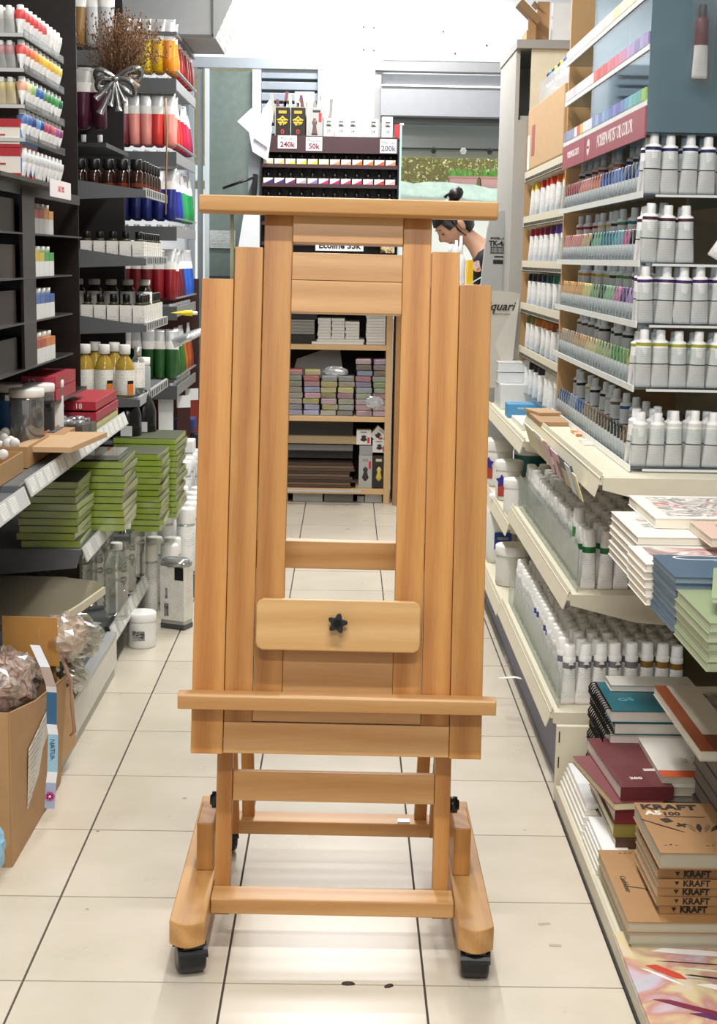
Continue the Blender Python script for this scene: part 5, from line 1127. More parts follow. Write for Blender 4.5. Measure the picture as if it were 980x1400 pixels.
# loose white papers, a dark laptop stand, leaning white board
mb = MB().prism([(-.02, -.13), (.07, -.17), (.075, .0), (.05, .10), (-.01, .05), (-.05, .10), (-.12, .02), (-.05, -.03)], 0, .004, 'Y')
q = ob('pinned_papers', mb.mesh('pinned_papers', plain('#dfe2ec', .7)), None, (-.50, 8.52, 2.12), (0, .1, .2)); tag(q, 'sheaf of white papers pinned at the left of the ink display', 'paper')
ob('second_sheet', MB().prism([(-.02, -.06), (.06, -.10), (.07, .08), (.045, .16), (.01, .10)], -.02, -.016, 'Y').mesh('second_sheet', plain('#e8eaf2', .7)), q)
ln = empty('laptop', (-.60, 8.45, 1.70)); tag(ln, 'black open laptop seen edge on, left of the display', 'laptop')
ob('screen', MB().box(-.01, .01, 0, .22, -.02, .17).mesh('screen', BLACK), ln, (.075, 0, 0), (0, .06, 0)); ob('keyboard_base', MB().box(-.10, .10, 0, .22, -.02, -.008).mesh('keyboard_base', BLACK), ln); ob('arm', MB().rod((-.09, 0, .09), (.08, 0, .15), .008, 6).mesh('arm', BLACK), ln)
sd = empty('side_stand', (-.56, 8.5, 0)); tag(sd, 'pale narrow stand carrying the laptop at the left of the cabinet', 'stand')
ob('stand_top', MB().box(-.14, .06, -.06, .19, 1.655, 1.675).mesh('stand_top', plain('#5a5d5f', .5)), sd); ob('stand_post', MB().box(.038, .058, -.04, -.02, 0, 1.655).box(-.10, -.08, .1, .12, 0, 1.655).mesh('stand_post', plain('#b9b693', .5)), sd)
q = ob('tapered_board', MB().prism([(-.065, -.12), (.06, -.12), (.06, .16), (-.02, .16)], 0, .01, 'Y').mesh('tapered_board', plain('#e8ecf2', .6)), None, (-.545, 8.40, 1.53)); tag(q, 'white tapering board leaning under the laptop', 'board')
q = bx('grey_carton', -.56, -.49, 8.6, 8.8, 1.72, 2.05, plain('#9aa3a8', .5)); tag(q, 'pale grey box standing against the left side of the display', 'box')

# ================================================================ REAR WALL: SLIDING DOOR AND SHUTTER OPENING
ALU = plain('#9ba3ab', .35, .2, name='aluminium')
d1 = empty('door_1', (-.57, 9.6, 0)); d1['kind'] = 'structure'
def dch(u, name, *a, **k): o = child(u, name, *a, **k); return o
dch(d1, 'frame', -.99, -.16, 9.53, 9.60, 2.555, 2.62, ALU, .003); dch(d1, 'frame', -.99, -.955, 9.53, 9.60, 0, 2.554, ALU, .003); dch(d1, 'frame', -.935, -.905, 9.54, 9.60, 0, 2.555, plain('#7d858c', .4), .002); dch(d1, 'frame', -.89, -.862, 9.52, 9.58, 0, 2.55, plain('#c3ccd2', .35), .002)
dch(d1, 'frame', -.60, -.545, 9.52, 9.58, 0, 2.55, plain('#b9c0c5', .35), .002); dch(d1, 'frame', -.20, -.16, 9.53, 9.60, 0, 2.554, ALU, .003)
dch(d1, 'frosted_pane', -.862, -.60, 9.545, 9.552, 0, 2.54, plain('#6f7c78', .12, var=.2, name='frosted_glass_reflection')); dch(d1, 'dark_panel', -.862, -.60, 9.54, 9.5445, 0, 1.30, plain('#3f4a4a', .2))  # the grey-green reflection on the glass is put into the pane's colour
dch(d1, 'louvre_backing', -.545, -.20, 9.588, 9.594, 0, 2.55, plain('#5b636c', .5))  # added behind the slats to block light from outside
for k in range(18): dch(d1, 'louvre_slat', -.545, -.20, 9.55, 9.585, 2.50-.066*k, 2.548-.066*k, plain('#848d98', .4), .004)
q = dch(d1, 'notice', -.86, -.70, 9.535, 9.539, 1.47, 1.58, printed('#b4bab8', '#5a6062', 35, .6)); q['label'] = 'grey paper notice'
for nm, a in (('trim_1', (.15, 1.45, 9.50, 9.60, 2.555, 2.61)), ('trim_2', (.15, .19, 9.52, 9.60, 1.05, 2.6))):
    struct(bx(nm, *a[:2], *a[2:4], *a[4:], plain('#8b8c8e', .4)))
sb = empty('shutter_box', (.8, 9.7, 2.4)); tag(sb, 'long grey roller shutter box across the top of the rear opening', 'shutter')
o = ob('shutter_housing', MB().prism([(0, 0), (.10, -.015), (.20, .02), (.24, .10), (.24, .165), (0, .175)], -.65, .66, 'X').mesh('shutter_housing', plain('#8f9196', .45)), None, (.84, 9.50, 2.29)); kid(sb, o)
child(sb, 'upper_panel', .19, 1.45, 9.66, 9.68, 2.47, 2.56, plain('#eef2f6', .4)); child(sb, 'light_edge', .19, 1.45, 9.49, 9.51, 2.462, 2.472, plain('#f4f4f4', .3)); child(sb, 'dark_lip', .19, 1.45, 9.55, 9.72, 2.255, 2.285, plain('#37383a', .4))
aw = empty('awning', (.8, 9.9, 2.2)); tag(aw, 'dim translucent awning hanging outside under the shutter box', 'awning')
child(aw, 'bracket_arm', .02, .04, 9.725, 10.41, 2.27, 2.29, plain('#55585a')); child(aw, 'bracket_arm', 1.5, 1.52, 9.725, 10.41, 2.27, 2.29, plain('#55585a')); child(aw, 'awning_sheet', .0, 1.6, 10.0, 10.01, 2.135, 2.27, clear('#c4c8c2', .9, .4, .2, .35)); child(aw, 'awning_back', .0, 1.6, 10.4, 10.41, 2.14, 2.42, plain('#6b706d', .6)); child(aw, 'curtain_rod', .0, 1.6, 9.90, 9.915, 2.118, 2.128, plain('#26221e', .4)); child(aw, 'valance', .0, 1.6, 10.02, 10.03, 2.075, 2.115, clear('#c9cdb9', .8, .2, .3, .55))
for x in (.28, .54, .73, .90): 
    o = ob('rod_clip', MB().lathe([(.012, -.02), (.022, 0), (.012, .02)], 10).mesh('rod_clip', plain('#2a2624' if x != .73 else '#e8e6e0', .4)), None, (x, 9.89, 2.112)); kid(aw, o)
for px_, py_ in ((497, 37), (511, 38), (497, 68), (511, 69), (606, 43), (622, 73), (665, 62)):
    v_ = spot(px_, py_, Y=9.598); o = ob('wall_screw', MB().lathe([(.007, 0), (.007, .004)], 8).mesh('wall_screw', plain('#4a4a4a')), None, v_, (PI/2, 0, 0)); o.parent = bpy.data.objects['wall_back.004' if v_.x > .2 else 'wall_back.001']; o.matrix_parent_inverse = Matrix.Translation(-Vector(o.parent.location))
# outside: yard ground, bank wall with tarpaulin, planters, hedge
struct(bx('yard_ground', -6, 8, 9.8, 26, -.08, -.01, plain('#b9b4a8', .9)))
struct(bx('bank_wall', -6, 8, 13.15, 13.28, -.01, 1.982, plain('#d8d6cc', .9))); struct(bx('bank_terrace', -6, 8, 13.285, 14.9, -.01, 1.88, plain('#8a8468', .9)))
mb = MB(); nx, nz = 40, 6
vs = []; 
for j in range(nz):
    for i in range(nx):
        x = -1.5+5.0*i/(nx-1); top = 2.08-.05*(x-.4)+.012*math.sin(x*9)
        vs.append((x, 13.08-.05*j/(nz-1)+.012*math.sin(x*23+j), top-(.13)*j/(nz-1)+.008*math.sin(x*31+j*2)))
fs = [(j*nx+i, j*nx+i+1, (j+1)*nx+i+1, (j+1)*nx+i) for j in range(nz-1) for i in range(nx-1)]
mb._add(vs, fs, 0, True)
q = ob('tarpaulin', mb.mesh('tarpaulin', plain('#b2c2b2', .6, var=.25)), None); q.modifiers.new('thick', 'SOLIDIFY').thickness = .01; tag(q, 'pale green tarpaulin draped along the bank outside the opening', 'tarpaulin')
for k, x in enumerate((.98, 1.245)):
    o = empty('planter', (x, 13.215, 1.984)); tag(o, 'pinkish clay trough planter with green sprouts, %s of the two outside' % ['left', 'right'][k], 'planter')
    ob('trough', MB().prism([(-.10, 0), (.10, 0), (.12, .135), (-.12, .135)], -.06, .06, 'Y').mesh('trough', plain('#b98c84', .7)), o, bevel=.004); ob('trough_rim', MB().box(-.128, .128, -.066, .066, .128, .145).mesh('trough_rim', plain('#a67a70', .7)), o)
    mb = MB()
    for i in range(120):
        x_, y_ = R.uniform(-.11, .11), R.uniform(-.05, .05); a = R.uniform(-.5, .5); h = R.uniform(.03, .09)
        mb._add([(x_-.006, y_, .14), (x_+.006, y_, .14), (x_+a*h, y_+R.uniform(-.02, .02), .14+h)], [(0, 1, 2)], 0)
    q = ob('sprouts', mb.mesh('sprouts', plain('#5f9a3a', .6, var=.4)), o); q['kind'] = 'stuff'
mb = MB()
for i in range(5200):
    x, z, y = R.uniform(-1.2, 3.2), R.uniform(1.95, 2.75), R.uniform(13.3, 13.8)
    s = R.uniform(.012, .035); a = R.uniform(0, 2*PI); b = R.uniform(-1, 1)
    mb._add([(x, y, z), (x+s*math.cos(a), y+s*b*.5, z+s*math.sin(a)), (x+s*.6*math.cos(a+1.2), y-s*b*.5, z+s*.6*math.sin(a+1.2))], [(0, 1, 2)], R.choice([0, 0, 1, 2]))
q = ob('hedge', mb.mesh('hedge', [plain('#b0ac62', .8, var=.4), plain('#d8caa0', .8, var=.3), plain('#7f9148', .8, var=.4)]), None); tag(q, 'pale yellow-green hedge growing on the bank outside', 'hedge', kind='stuff')  # outdoor overexposure is put into the pale leaf colours
struct(bx('bank_slope', -3, 5, 13.85, 13.95, 1.9, 3.2, plain('#7c7348', .9, var=.4)))
q = ob('bare_branch', MB().path([(0, 0, 0), (.05, 0, .10), (.02, 0, .18), (.12, 0, .26)], .012, 6).path([(.05, 0, .10), (-.06, 0, .17), (-.14, 0, .18)], .007, 5).mesh('bare_branch', plain('#3a3028', .8)), None, (1.28, 13.24, 1.985)); tag(q, 'dark bare branch rising behind the right planter', 'branch')

# ================================================================ THE WOMAN BEHIND THE COUNTER
SKIN = plain('#c79a80', .5, var=.04, name='skin'); HAIR = plain('#16110f', .38, name='black_hair'); TEE = plain('#131318', .8, name='black_cloth')
pr = empty('person', (.86, 7.72, 0)); tag(pr, 'woman with black hair bun in a black T-shirt, head bowed behind the easel', 'person')
def skin_body(name, verts, edges, radii, mat, parent, sub=2, root=0):
    me = bpy.data.meshes.new(name); me.from_pydata(verts, edges, []); me.materials.append(mat)
    o = bpy.data.objects.new(name, me); COL.objects.link(o); o.parent = parent
    sk = o.modifiers.new('skin', 'SKIN'); o.modifiers.new('sub', 'SUBSURF').levels = sub; o.modifiers['sub'].render_levels = sub; sk.use_smooth_shade = True
    for i, r in enumerate(radii):
        d = me.skin_vertices[0].data[i]; d.radius = r if isinstance(r, tuple) else (r, r); d.use_root = (i == root)
    return o
# local: x toward the right of the photo, she faces -x; y depth
V_ = [(.10, 0, .92), (.05, 0, 1.08), (-.04, 0, 1.26), (-.12, 0, 1.40), (-.19, 0, 1.485), (-.245, 0, 1.535), (-.295, 0, 1.575),
      (-.12, -.17, 1.40), (-.09, -.27, 1.20), (-.20, -.33, 1.285), (-.225, -.34, 1.30),
      (-.12, .17, 1.40), (-.17, .16, 1.20), (-.25, -.06, 1.27), (-.275, -.13, 1.30),
      (.11, -.09, .86), (.08, -.10, .48), (.10, -.10, .08), (.01, -.10, .035), (-.07, -.10, .025),
      (.11, .09, .86), (.10, .10, .48), (.12, .10, .08), (.03, .10, .035), (-.05, .10, .025)]
E_ = [(0, 1), (1, 2), (2, 3), (3, 4), (4, 5), (5, 6), (3, 7), (7, 8), (8, 9), (9, 10), (3, 11), (11, 12), (12, 13), (13, 14), (0, 15), (15, 16), (16, 17), (17, 18), (18, 19), (0, 20), (20, 21), (21, 22), (22, 23), (23, 24)]
R_ = [.12, .105, .115, .10, .06, .042, .042, .052, .040, .032, .026, .052, .040, .032, .026, .085, .055, .04, .036, .024, .085, .055, .04, .036, .024]
body = skin_body('body', V_, E_, R_, SKIN, pr)
# fingers and thumbs
for s, hx in ((-1, 10), (1, 14)):
    hv = Vector(V_[hx])
    mb = MB().loft([(.022, .035, 0), (.026, .038, .02), (.026, .040, .05), (.02, .036, .07)], 10); mb2 = MB()
    h = ob('hand', MB().path([tuple(hv), tuple(hv+Vector((-.04, 0, -.005))), tuple(hv+Vector((-.085, 0, -.01)))], [.022, .034, .030], 10, flat=.45).mesh('hand', SKIN), body)
    for f, (dy, L_) in enumerate(((-.024, .060), (-.008, .070), (.008, .066), (.024, .052))):
        b0 = hv+Vector((-.08, dy, -.01)); h_ = ob('finger', MB().path([tuple(b0), tuple(b0+Vector((-L_*.45, 0, 0))), tuple(b0+Vector((-L_*.8, 0, -.012))), tuple(b0+Vector((-L_, 0, -.025)))], [.0085, .0082, .0075, .006], 8).mesh('finger', SKIN), h)
    b0 = hv+Vector((-.03, -s*.028, -.005)); ob('thumb', MB().path([tuple(b0), tuple(b0+Vector((-.025, -s*.018, -.004))), tuple(b0+Vector((-.05, -s*.022, -.012)))], [.011, .0095, .007], 8).mesh('thumb', SKIN), h)
tee = skin_body('t_shirt', [(.10, 0, .90), (.05, 0, 1.08), (-.05, 0, 1.26), (-.125, 0, 1.39), (-.185, 0, 1.500), (-.13, -.17, 1.40), (-.11, -.235, 1.26), (-.13, .17, 1.40), (-.16, .17, 1.26)], [(0, 1), (1, 2), (2, 3), (3, 4), (3, 5), (5, 6), (3, 7), (7, 8)], [(.135, .16), (.122, .15), (.13, .165), (.125, .15), (.092, .095), .072, .062, .072, .062], TEE, pr)
tr_ = skin_body('trousers', [(.10, 0, .93), (.11, -.09, .86), (.08, -.10, .48), (.10, -.10, .10), (.11, .09, .86), (.10, .10, .48), (.12, .10, .10)], [(0, 1), (1, 2), (2, 3), (0, 4), (4, 5), (5, 6)], [.135, .10, .07, .055, .10, .07, .055], plain('#2a2c38', .8), pr)
q = ob('shirt_print', MB().prism([(.028*math.cos(a), .028*math.sin(a)) for a in [2*PI*i/24 for i in range(24)]], -.003, 0, 'Y').mesh('shirt_print', swirl(['#3a3a90', '#c8a0d0', '#f0d8c8', '#e0903a', '#4a3a80'], 22)), pr, (-.215, -.165, 1.395), (0, 0, .2)); q['label'] = 'round violet and pink chest print'
q = ob('shirt_lettering', MB().path([(-.03, 0, -.05), (-.01, 0, -.01), (.04, 0, .02), (.08, 0, .03)], .003, 5).path([(0, 0, -.06), (.03, 0, -.03), (.01, 0, -.07), (.05, 0, -.04)], .004, 5).mesh('shirt_lettering', plain('#bfe0e0')), pr, (-.225, -.20, 1.33))
# head: sculpted sphere, facing -x and bowed
def head_mesh():
    n, m = 36, 28; vs = []; 
    for j in range(m+1):
        th = PI*j/m
        for i in range(n):
            ph = 2*PI*i/n; d = Vector((math.sin(th)*math.cos(ph), math.sin(th)*math.sin(ph), math.cos(th)))   # +x is the face direction
            r = Vector((d.x*.098, d.y*.076, d.z*.118))
            if d.z < 0: r.x *= 1+.05*d.z*0; r.y *= 1-.42*(-d.z)**1.5; r.x *= (1-.28*(-d.z)**2) if d.x > 0 else (1-.55*(-d.z)**1.4)
            def bump(cx, cy, cz, w, a):
                nonlocal r
                e = math.exp(-((d.x-cx)**2+(d.y-cy)**2+(d.z-cz)**2)/(w*w)); r = r+d*a*e
            bump(.97, 0, -.10, .13, .022); bump(.99, 0, .02, .10, .007); bump(.93, .33, .10, .16, -.010); bump(.93, -.33, .10, .16, -.010)
            bump(.95, 0, .30, .22, .004); bump(.93, 0, -.42, .12, .008); bump(.90, 0, -.50, .06, -.004); bump(.66, 0, -.80, .22, .012); bump(.85, .3, -.12, .2, .004); bump(.85, -.3, -.12, .2, .004)
            vs.append(tuple(r))
    fs = [(j*n+i, (j+1)*n+i, (j+1)*n+(i+1) % n, j*n+(i+1) % n) for j in range(m) for i in range(n)]
    mb = MB(); mb._add(vs, fs, 0, True); return mb
hd = ob('head', head_mesh().mesh('head', SKIN), pr, (-.322, 0, 1.605)); hd.rotation_euler = Euler((0, .78, PI+.22), 'XYZ')
HM = hd
mb = MB(); n, m = 32, 18; vs = []; 
for j in range(m+1):
    th = PI*.80*j/m
    for i in range(n):
        ph = 2*PI*i/n; d = Vector((math.sin(th)*math.cos(ph), math.sin(th)*math.sin(ph), math.cos(th)))
        lim = .42 if d.x > .35 else (.02 if d.x > -.1 else -.62)
        if d.z < lim: k = lim; s = math.sqrt(max(0, 1-k*k)); h_ = math.hypot(d.x, d.y) or 1; d2 = Vector((d.x/h_*s, d.y/h_*s, k)); d = d2
        q_ = Vector((d.x*.106, d.y*.084, d.z*.126+.004))
        if d.z < 0: q_.x *= 1-.35*(-d.z)**1.4; q_.y *= 1-.3*(-d.z)**1.5
        vs.append(tuple(q_*(1+.008*math.sin(9*ph))))
mb._add(vs, [(j*n+i, (j+1)*n+i, (j+1)*n+(i+1) % n, j*n+(i+1) % n) for j in range(m) for i in range(n)], 0, True)
ob('hair', mb.mesh('hair', HAIR), hd)
ob('hair_bun', MB().loft([(.018, .018, -.03), (.036, .036, -.018), (.042, .042, 0), (.034, .036, .02), (.012, .012, .034)], 14).path([(0, 0, .0), (.03, .01, .03), (.055, .0, .028)], .008, 6).mesh('hair_bun', HAIR), hd, (-.100, .01, .104))
for sy in (-1, 1): ob('hair_lock', MB().path([(.02, sy*.080, .03), (.026, sy*.082, -.02), (.016, sy*.076, -.07)], [.007, .005, .002], 6).mesh('hair_lock', HAIR), hd)
for s in (-1, 1):
    ob('ear', MB().loft([(.006, .004, -.028), (.013, .008, -.015), (.016, .009, .005), (.015, .009, .020), (.006, .005, .030)], 10).mesh('ear', SKIN), hd, (-.004, s*.084, -.012), (0, -.15, 0))
    e = ob('eye', MB().loft([(.004, .004, -.008), (.010, .011, 0), (.004, .004, .008)], 10).mesh('eye', SKIN), hd, (.078, s*.030, .012)); ob('eyelid', MB().box(-.001, .003, -.013, .013, -.003, .002).mesh('eyelid', HAIR), hd, (.088, s*.030, .010)); ob('eyebrow', MB().path([(0, -.015, 0), (.002, 0, .004), (-.002, .015, .0)], .0025, 5).mesh('eyebrow', HAIR), hd, (.090, s*.030, .034))
ob('mouth', MB().path([(-.003, -.018, 0), (.002, 0, .001), (-.003, .018, 0)], .0035, 6).mesh('mouth', plain('#a05a54', .4)), hd, (.084, 0, -.056))
# counter with bottles in front of her
ct = empty('sales_counter', (.45, 7.35, 0)); tag(ct, 'narrow counter stand between the easel and the woman', 'counter')
child(ct, 'counter_top', .34, .60, 7.18, 7.42, 1.285, 1.31, plain('#d8d4ca', .5), .003); child(ct, 'counter_body', .36, .58, 7.2, 7.4, 0, 1.285, plain('#b8b4aa', .5))
for k, (x, y) in enumerate(((.485, 7.22), (.515, 7.25), (.535, 7.22))):
    o = ob('white_bottle', MB().lathe([(.022, 0), (.024, .01), (.024, .11), (.010, .14)], 12).mesh('white_bottle', plain('#e4e6ec', .4)), None, (x, y, 1.311)); ob('nozzle', MB().lathe([(.009, .135), (.010, .16), (.006, .185+.02*k)], 8).mesh('nozzle', plain('#e8eaf0', .35)), o)
    tag(o, 'white squeeze bottle on the counter before the woman, %s' % ['left', 'middle', 'right'][k], 'bottle', 'white squeeze bottles')
q = bx('yellow_folder', .572, .594, 7.20, 7.36, 1.311, 1.425, plain('#e8bc10', .4)); tag(q, 'bright yellow folder standing at the counter edge', 'folder')

# ================================================================ RIGHT FOREGROUND: LOW PLATFORM AND BOOKS
pl = empty('low_platform', (.9, 2.8, 0)); tag(pl, 'low cream metal base stacked with pads in the right foreground', 'platform')
child(pl, 'platform_side', .576, .584, 1.6, 3.83, .008, .05, plain('#c9c2ae', .5), .001); child(pl, 'platform_deck', .584, 1.15, 1.6, 3.83, .038, .050, CREAM); child(pl, 'kick_gasket', .573, .580, 1.6, 3.83, 0, .009, plain('#2a2622', .7))
child(pl, 'back_panel', 1.16, 1.18, 1.6, 3.84, 0, 2.2, plain('#4a4742', .7)); 
child(pl, 'book_shelf', .70, 1.16, 1.6, 3.58, .752, .768, CREAM, .002); child(pl, 'shelf_front', .695, .705, 1.6, 3.58, .735, .768, CREAM, .001)
child(pl, 'shelf_support', 1.12, 1.16, 3.54, 3.58, .05, .752, CREAM)
WPG = plain('#e6e2d8', .7, var=.06); KC = plain('#a87e50', .6, var=.06, name='kraft_cover')
Z0 = .051
# white paper sheets by the upright
for k in range(5): tag(bx('white_paper_ream', .588+.004*k, .70, 3.47+.01*k, 3.835-.006*k, Z0+.014*k, Z0+.013+.014*k, plain('#eeeeec', .7) if k == 4 else WPG), 'ream of white paper at the foot of the cream end panel, %s up' % ORD[k], 'paper', 'white reams at the end panel')
for k in range(5): tag(bx('white_paper_ream', .588+.003*k, .66, 3.24, 3.45, Z0+.012*k, Z0+.011+.012*k, plain('#efefed', .7) if k > 2 else WPG), 'ream of white paper next to the olive-edged pads, %s up' % ORD[k], 'paper', 'white reams by the olive pads')
# olive/brown edged pads with a dark red book on top
for k, (c, t) in enumerate((('#8a7a3c', .032), ('#b8b09a', .022), ('#5a3c2a', .022), ('#93833f', .026), ('#7a2a30', .034))):
    z = Z0+sum(q[1]+.001 for q in (('#8a7a3c', .032), ('#b8b09a', .022), ('#5a3c2a', .022), ('#93833f', .026), ('#7a2a30', .034))[:k])
    o = book('drawing_pad', .632-.004*(k % 2), .78, 3.235+.012*k, 3.62, z, z+t, plain(c, .5), ['olive-edged pad at the bottom of the stack beside the reams', 'greyish pad above the bottom olive one', 'dark brown picture pad in the stack beside the reams', 'upper olive-edged pad under the dark red books', 'thick dark red book lying under the pink-red one'][k], 'pad', spine='y', pages=WPG)
    if k in (0, 3): text('SAKURA', .012, plain('#4a4018'), o, (.02, -.1975+.006*k-.001, t/2), FRONT)
o = book('sketchbook', .602, .72, 3.27, 3.60, .196, .214, plain('#7c3c40', .45), 'pinkish red sketchbook angled at the left of the red pair', pages=plain('#e0d9b0', .7)); o.rotation_euler.z = .14
o = book('sketchbook', .632, .755, 3.285, 3.64, .2145, .246, plain('#6b2b2f', .45), 'dark red sketchbook with small white letters on top of the red pair', spine='y', pages=plain('#d8ccc4', .7)); o.rotation_euler.z = .06
text('200', .020, plain('#e8dcd8'), o, (-.012, -.12, .032), (0, 0, .0), bold=.0008); q = ob('white_label', MB().box(.02, .055, -.07, -.055, .0315, .0322).mesh('white_label', plain('#e0d6d2')), o); q['label'] = 'small white label'
ob('darker_panel', MB().box(-.05, .012, -.165, -.03, .0312, .0318).mesh('darker_panel', plain('#6a262e', .4)), o)
# white / orange book stack
z = Z0
for k in range(8):
    c = '#6f6a64' if k % 2 else '#8c867c'
    book('grey_book', .745+R.uniform(-.004, .004), .92, 3.31, 3.64, z, z+.0205, plain(c, .5), 'grey book, %s up under the white and orange one' % ORD[k], group='grey books under the white and orange one', pages=plain('#b8b2a6', .7)); z += .0212
o = book('white_book', .732, .90, 3.30, 3.66, z, z+.022, plain('#e9e5da', .5), 'white book lower of the two white ones beside the kraft stack'); z += .0225
o = book('white_book', .742, .91, 3.31, 3.67, z, z+.018, plain('#ece8dd', .5), 'white book with an orange band and faint capitals on top')
q = ob('orange_band', MB().box(-.084, .084, -.18, -.135, .0185, .0190).mesh('orange_band', plain('#e0602c', .5)), o); q['label'] = 'orange band'
text('N  E', .040, plain('#b8b4a8', .6), o, (.02, -.06, .0187), (0, 0, PI)); ob('dark_mark', MB().box(-.07, -.045, .14, .165, .0185, .0190).mesh('dark_mark', DARK), o)
# spiral notebooks
z = Z0
for k in range(9):
    t = .030; teal_ = k >= 7
    o = book('spiral_notebook', .672+(.01 if k % 2 else 0), .86, 3.60, 3.85 if k < 8 else 3.86, z, z+t, plain('#116472' if teal_ else '#b9b4a8', .35), 'teal covered spiral notebook on top of the pile' if k == 8 else ('teal covered spiral notebook, second from the top' if k == 7 else 'spiral notebook with grey edges, %s from the bottom of the pile' % ORD[k]), 'notebook', 'spiral notebooks', pages=WPG)
    mb = MB()
    for i in range(13):
        pts = [(.013*math.cos(a), 0, t/2+.019*math.sin(a)) for a in [2*PI*j/9 for j in range(10)]]
        mb.M = Matrix.Translation((-.098, -.115+.019*i, 0)); mb.path(pts, .0022, 4)
    q = ob('wire_binding', mb.mesh('wire_binding', BLACK), o); q['kind'] = 'stuff'
    z += t+.001
    if k == 8: text('GS', .035, plain('#6fc0c8', .3), o, (-.04, -.03, t+.0003), (0, 0, .2))
o = book('spiral_notebook', .70, .92, 3.77, 3.86, z, z+.016, plain('#d8d4ca', .35), 'pale-edged notebook lying behind the teal one', 'notebook', pages=WPG)
# brown and white book on a pile at the frame edge
z = Z0
for k in range(10):
    book('dark_book', .80+R.uniform(0, .01), 1.02, 3.0, 3.28, z, z+.036, plain(['#3a3834', '#55524c', '#2a2a2c'][k % 3], .5), 'dark book, %s up in the pile at the right frame edge' % ORD[k], group='dark pile at the right frame edge', pages=plain('#7a756a', .7)); z += .0365
o = book('art_book', .742, .985, 2.97, 3.45, z, z+.022, plain('#d8d2c4', .5), 'cream book with brown spine edge and a sketch, jutting out at right', pages=plain('#e4dfcf', .7))
q = ob('brown_strip', MB().box(-.1215, -.092, -.24, .24, .0215, .0228).mesh('brown_strip', plain('#a8552a', .5)), o); q['label'] = 'rust brown strip'
q = ob('brown_corner', MB().box(-.092, .12, -.24, -.13, .0215, .0226).mesh('brown_corner', plain('#7a3a20', .5)), o); q['label'] = 'dark brown lower panel'
q = ob('sketch_print', MB().box(-.02, .12, -.12, .19, .0215, .0226).mesh('sketch_print', swirl(['#d8d2c4', '#d8d2c4', '#8a8278', '#5a4a44', '#c9c2b6'], 13)), o)
# kraft pads
for k in range(3):
    o = book('kraft_pad', .588-.004*(k-1), .90, 2.84, 3.225-.006*k, Z0+.024*k, Z0+.0235+.024*k, KC if k == 2 else plain('#a8a088', .6), ['pale pad at the bottom under the wide kraft pad', 'pale pad directly under the wide kraft pad', 'wide kraft pad with a handwritten name and pencil drawing'][k], 'pad', pages=plain('#b9b09a', .7))
text('Canfelonier', .018, plain('#3a2c20'), o, (-.130, .0, .0238), (0, 0, -PI/2+.0), shear=.3)
ob('pencil_print', MB().box(-.03, .03, -.002, .002, .0236, .0240).box(.015, .035, -.008, -.002, .0236, .0240).mesh('pencil_print', plain('#3a2a20')), o, (-.105, -.02, 0), (0, 0, -.3)); text('* * *', .016, plain('#7a5a38'), o, (-.10, .165, .0238), (0, 0, 0))
z = Z0+.0725
for k in range(6):
    dx = R.uniform(-.004, .004)
    o = book('kraft_book', .650+dx, .86, 2.880-(.004 if k % 2 else 0), 3.12, z, z+.0185, KC, 'kraft sketchbook spine reading KRAFT, %s up in the kraft stack' % ORD[k], group='kraft sketchbooks with lettered spines', spine='y', pages=plain('#a89f8a', .7))
    text('KRAFT', .0185, plain('#1e1610'), o, (-.030-dx, -.1225, .0092), FRONT, bold=.0007); text('▼', .011, plain('#1e1610'), o, (-.070-dx, -.1225, .0092), FRONT)
    z += .019
for k in range(1):
    o = book('kraft_book', .640, .87, 2.835, 3.115, z, z+.034, KC, 'thick kraft sketchbook with big KRAFT lettering on top of the stack', pages=plain('#aaa28e', .7), spine='')
    T = .0343
    text('KRAFT', .040, plain('#1e1610'), o, (-.046, .112, T), (0, 0, -.02), bold=.0016); text('A5', .030, plain('#efe6d6'), o, (-.085, .078, T), (0, 0, 0), bold=.0016); text('100', .026, plain('#1e1610'), o, (-.048, .074, T), (0, 0, 0), bold=.0008)
    ob('underline', MB().box(-.065, .02, .056, .0585, T, T+.0004).mesh('underline', plain('#1e1610')), o)
    ob('pencil_drawing', MB().box(-.06, .03, -.0018, .0018, T, T+.0004).mesh('pencil_drawing', plain('#2a1c12')), o, (-.075, .0, 0), (0, 0, -.75)); ob('pencil_drawing', MB().box(-.04, .03, -.0012, .0012, T, T+.0004).mesh('pencil_drawing', plain('#2a1c12')), o, (-.065, -.01, 0), (0, 0, -.70))
    ob('sharpener_drawing', MB().box(-.010, .010, -.011, .011, T, T+.0004).mesh('sharpener_drawing', plain('#2a1c12')), o, (-.066, .036, 0), (0, 0, .4)); ob('clip_drawing', MB().box(-.012, .012, -.004, .004, T, T+.0004).box(-.003, .003, -.012, .012, T, T+.0005).mesh('clip_drawing', plain('#2a1c12')), o, (-.040, .010, 0), (0, 0, .5))
    for i, (x, a, c) in enumerate(((-.022, .1, '#8a6a3a'), (-.006, -.15, '#2a1c12'), (.012, -.4, '#8a6a3a'), (.03, -.6, '#2a1c12'))):
        ob('nib_drawing', MB().prism([(0, -.030), (.006, -.008), (.004, .012), (0, .018), (-.004, .012), (-.006, -.008)], T, T+.0004, 'Z').mesh('nib_drawing', plain(c)), o, (x, -.0, 0), (0, 0, a))
    text('~ * ~', .014, plain('#4a3422'), o, (-.085, -.10, T), (0, 0, 0)); text('~ ^ ~', .014, plain('#4a3422'), o, (.0, -.10, T), (0, 0, 0))
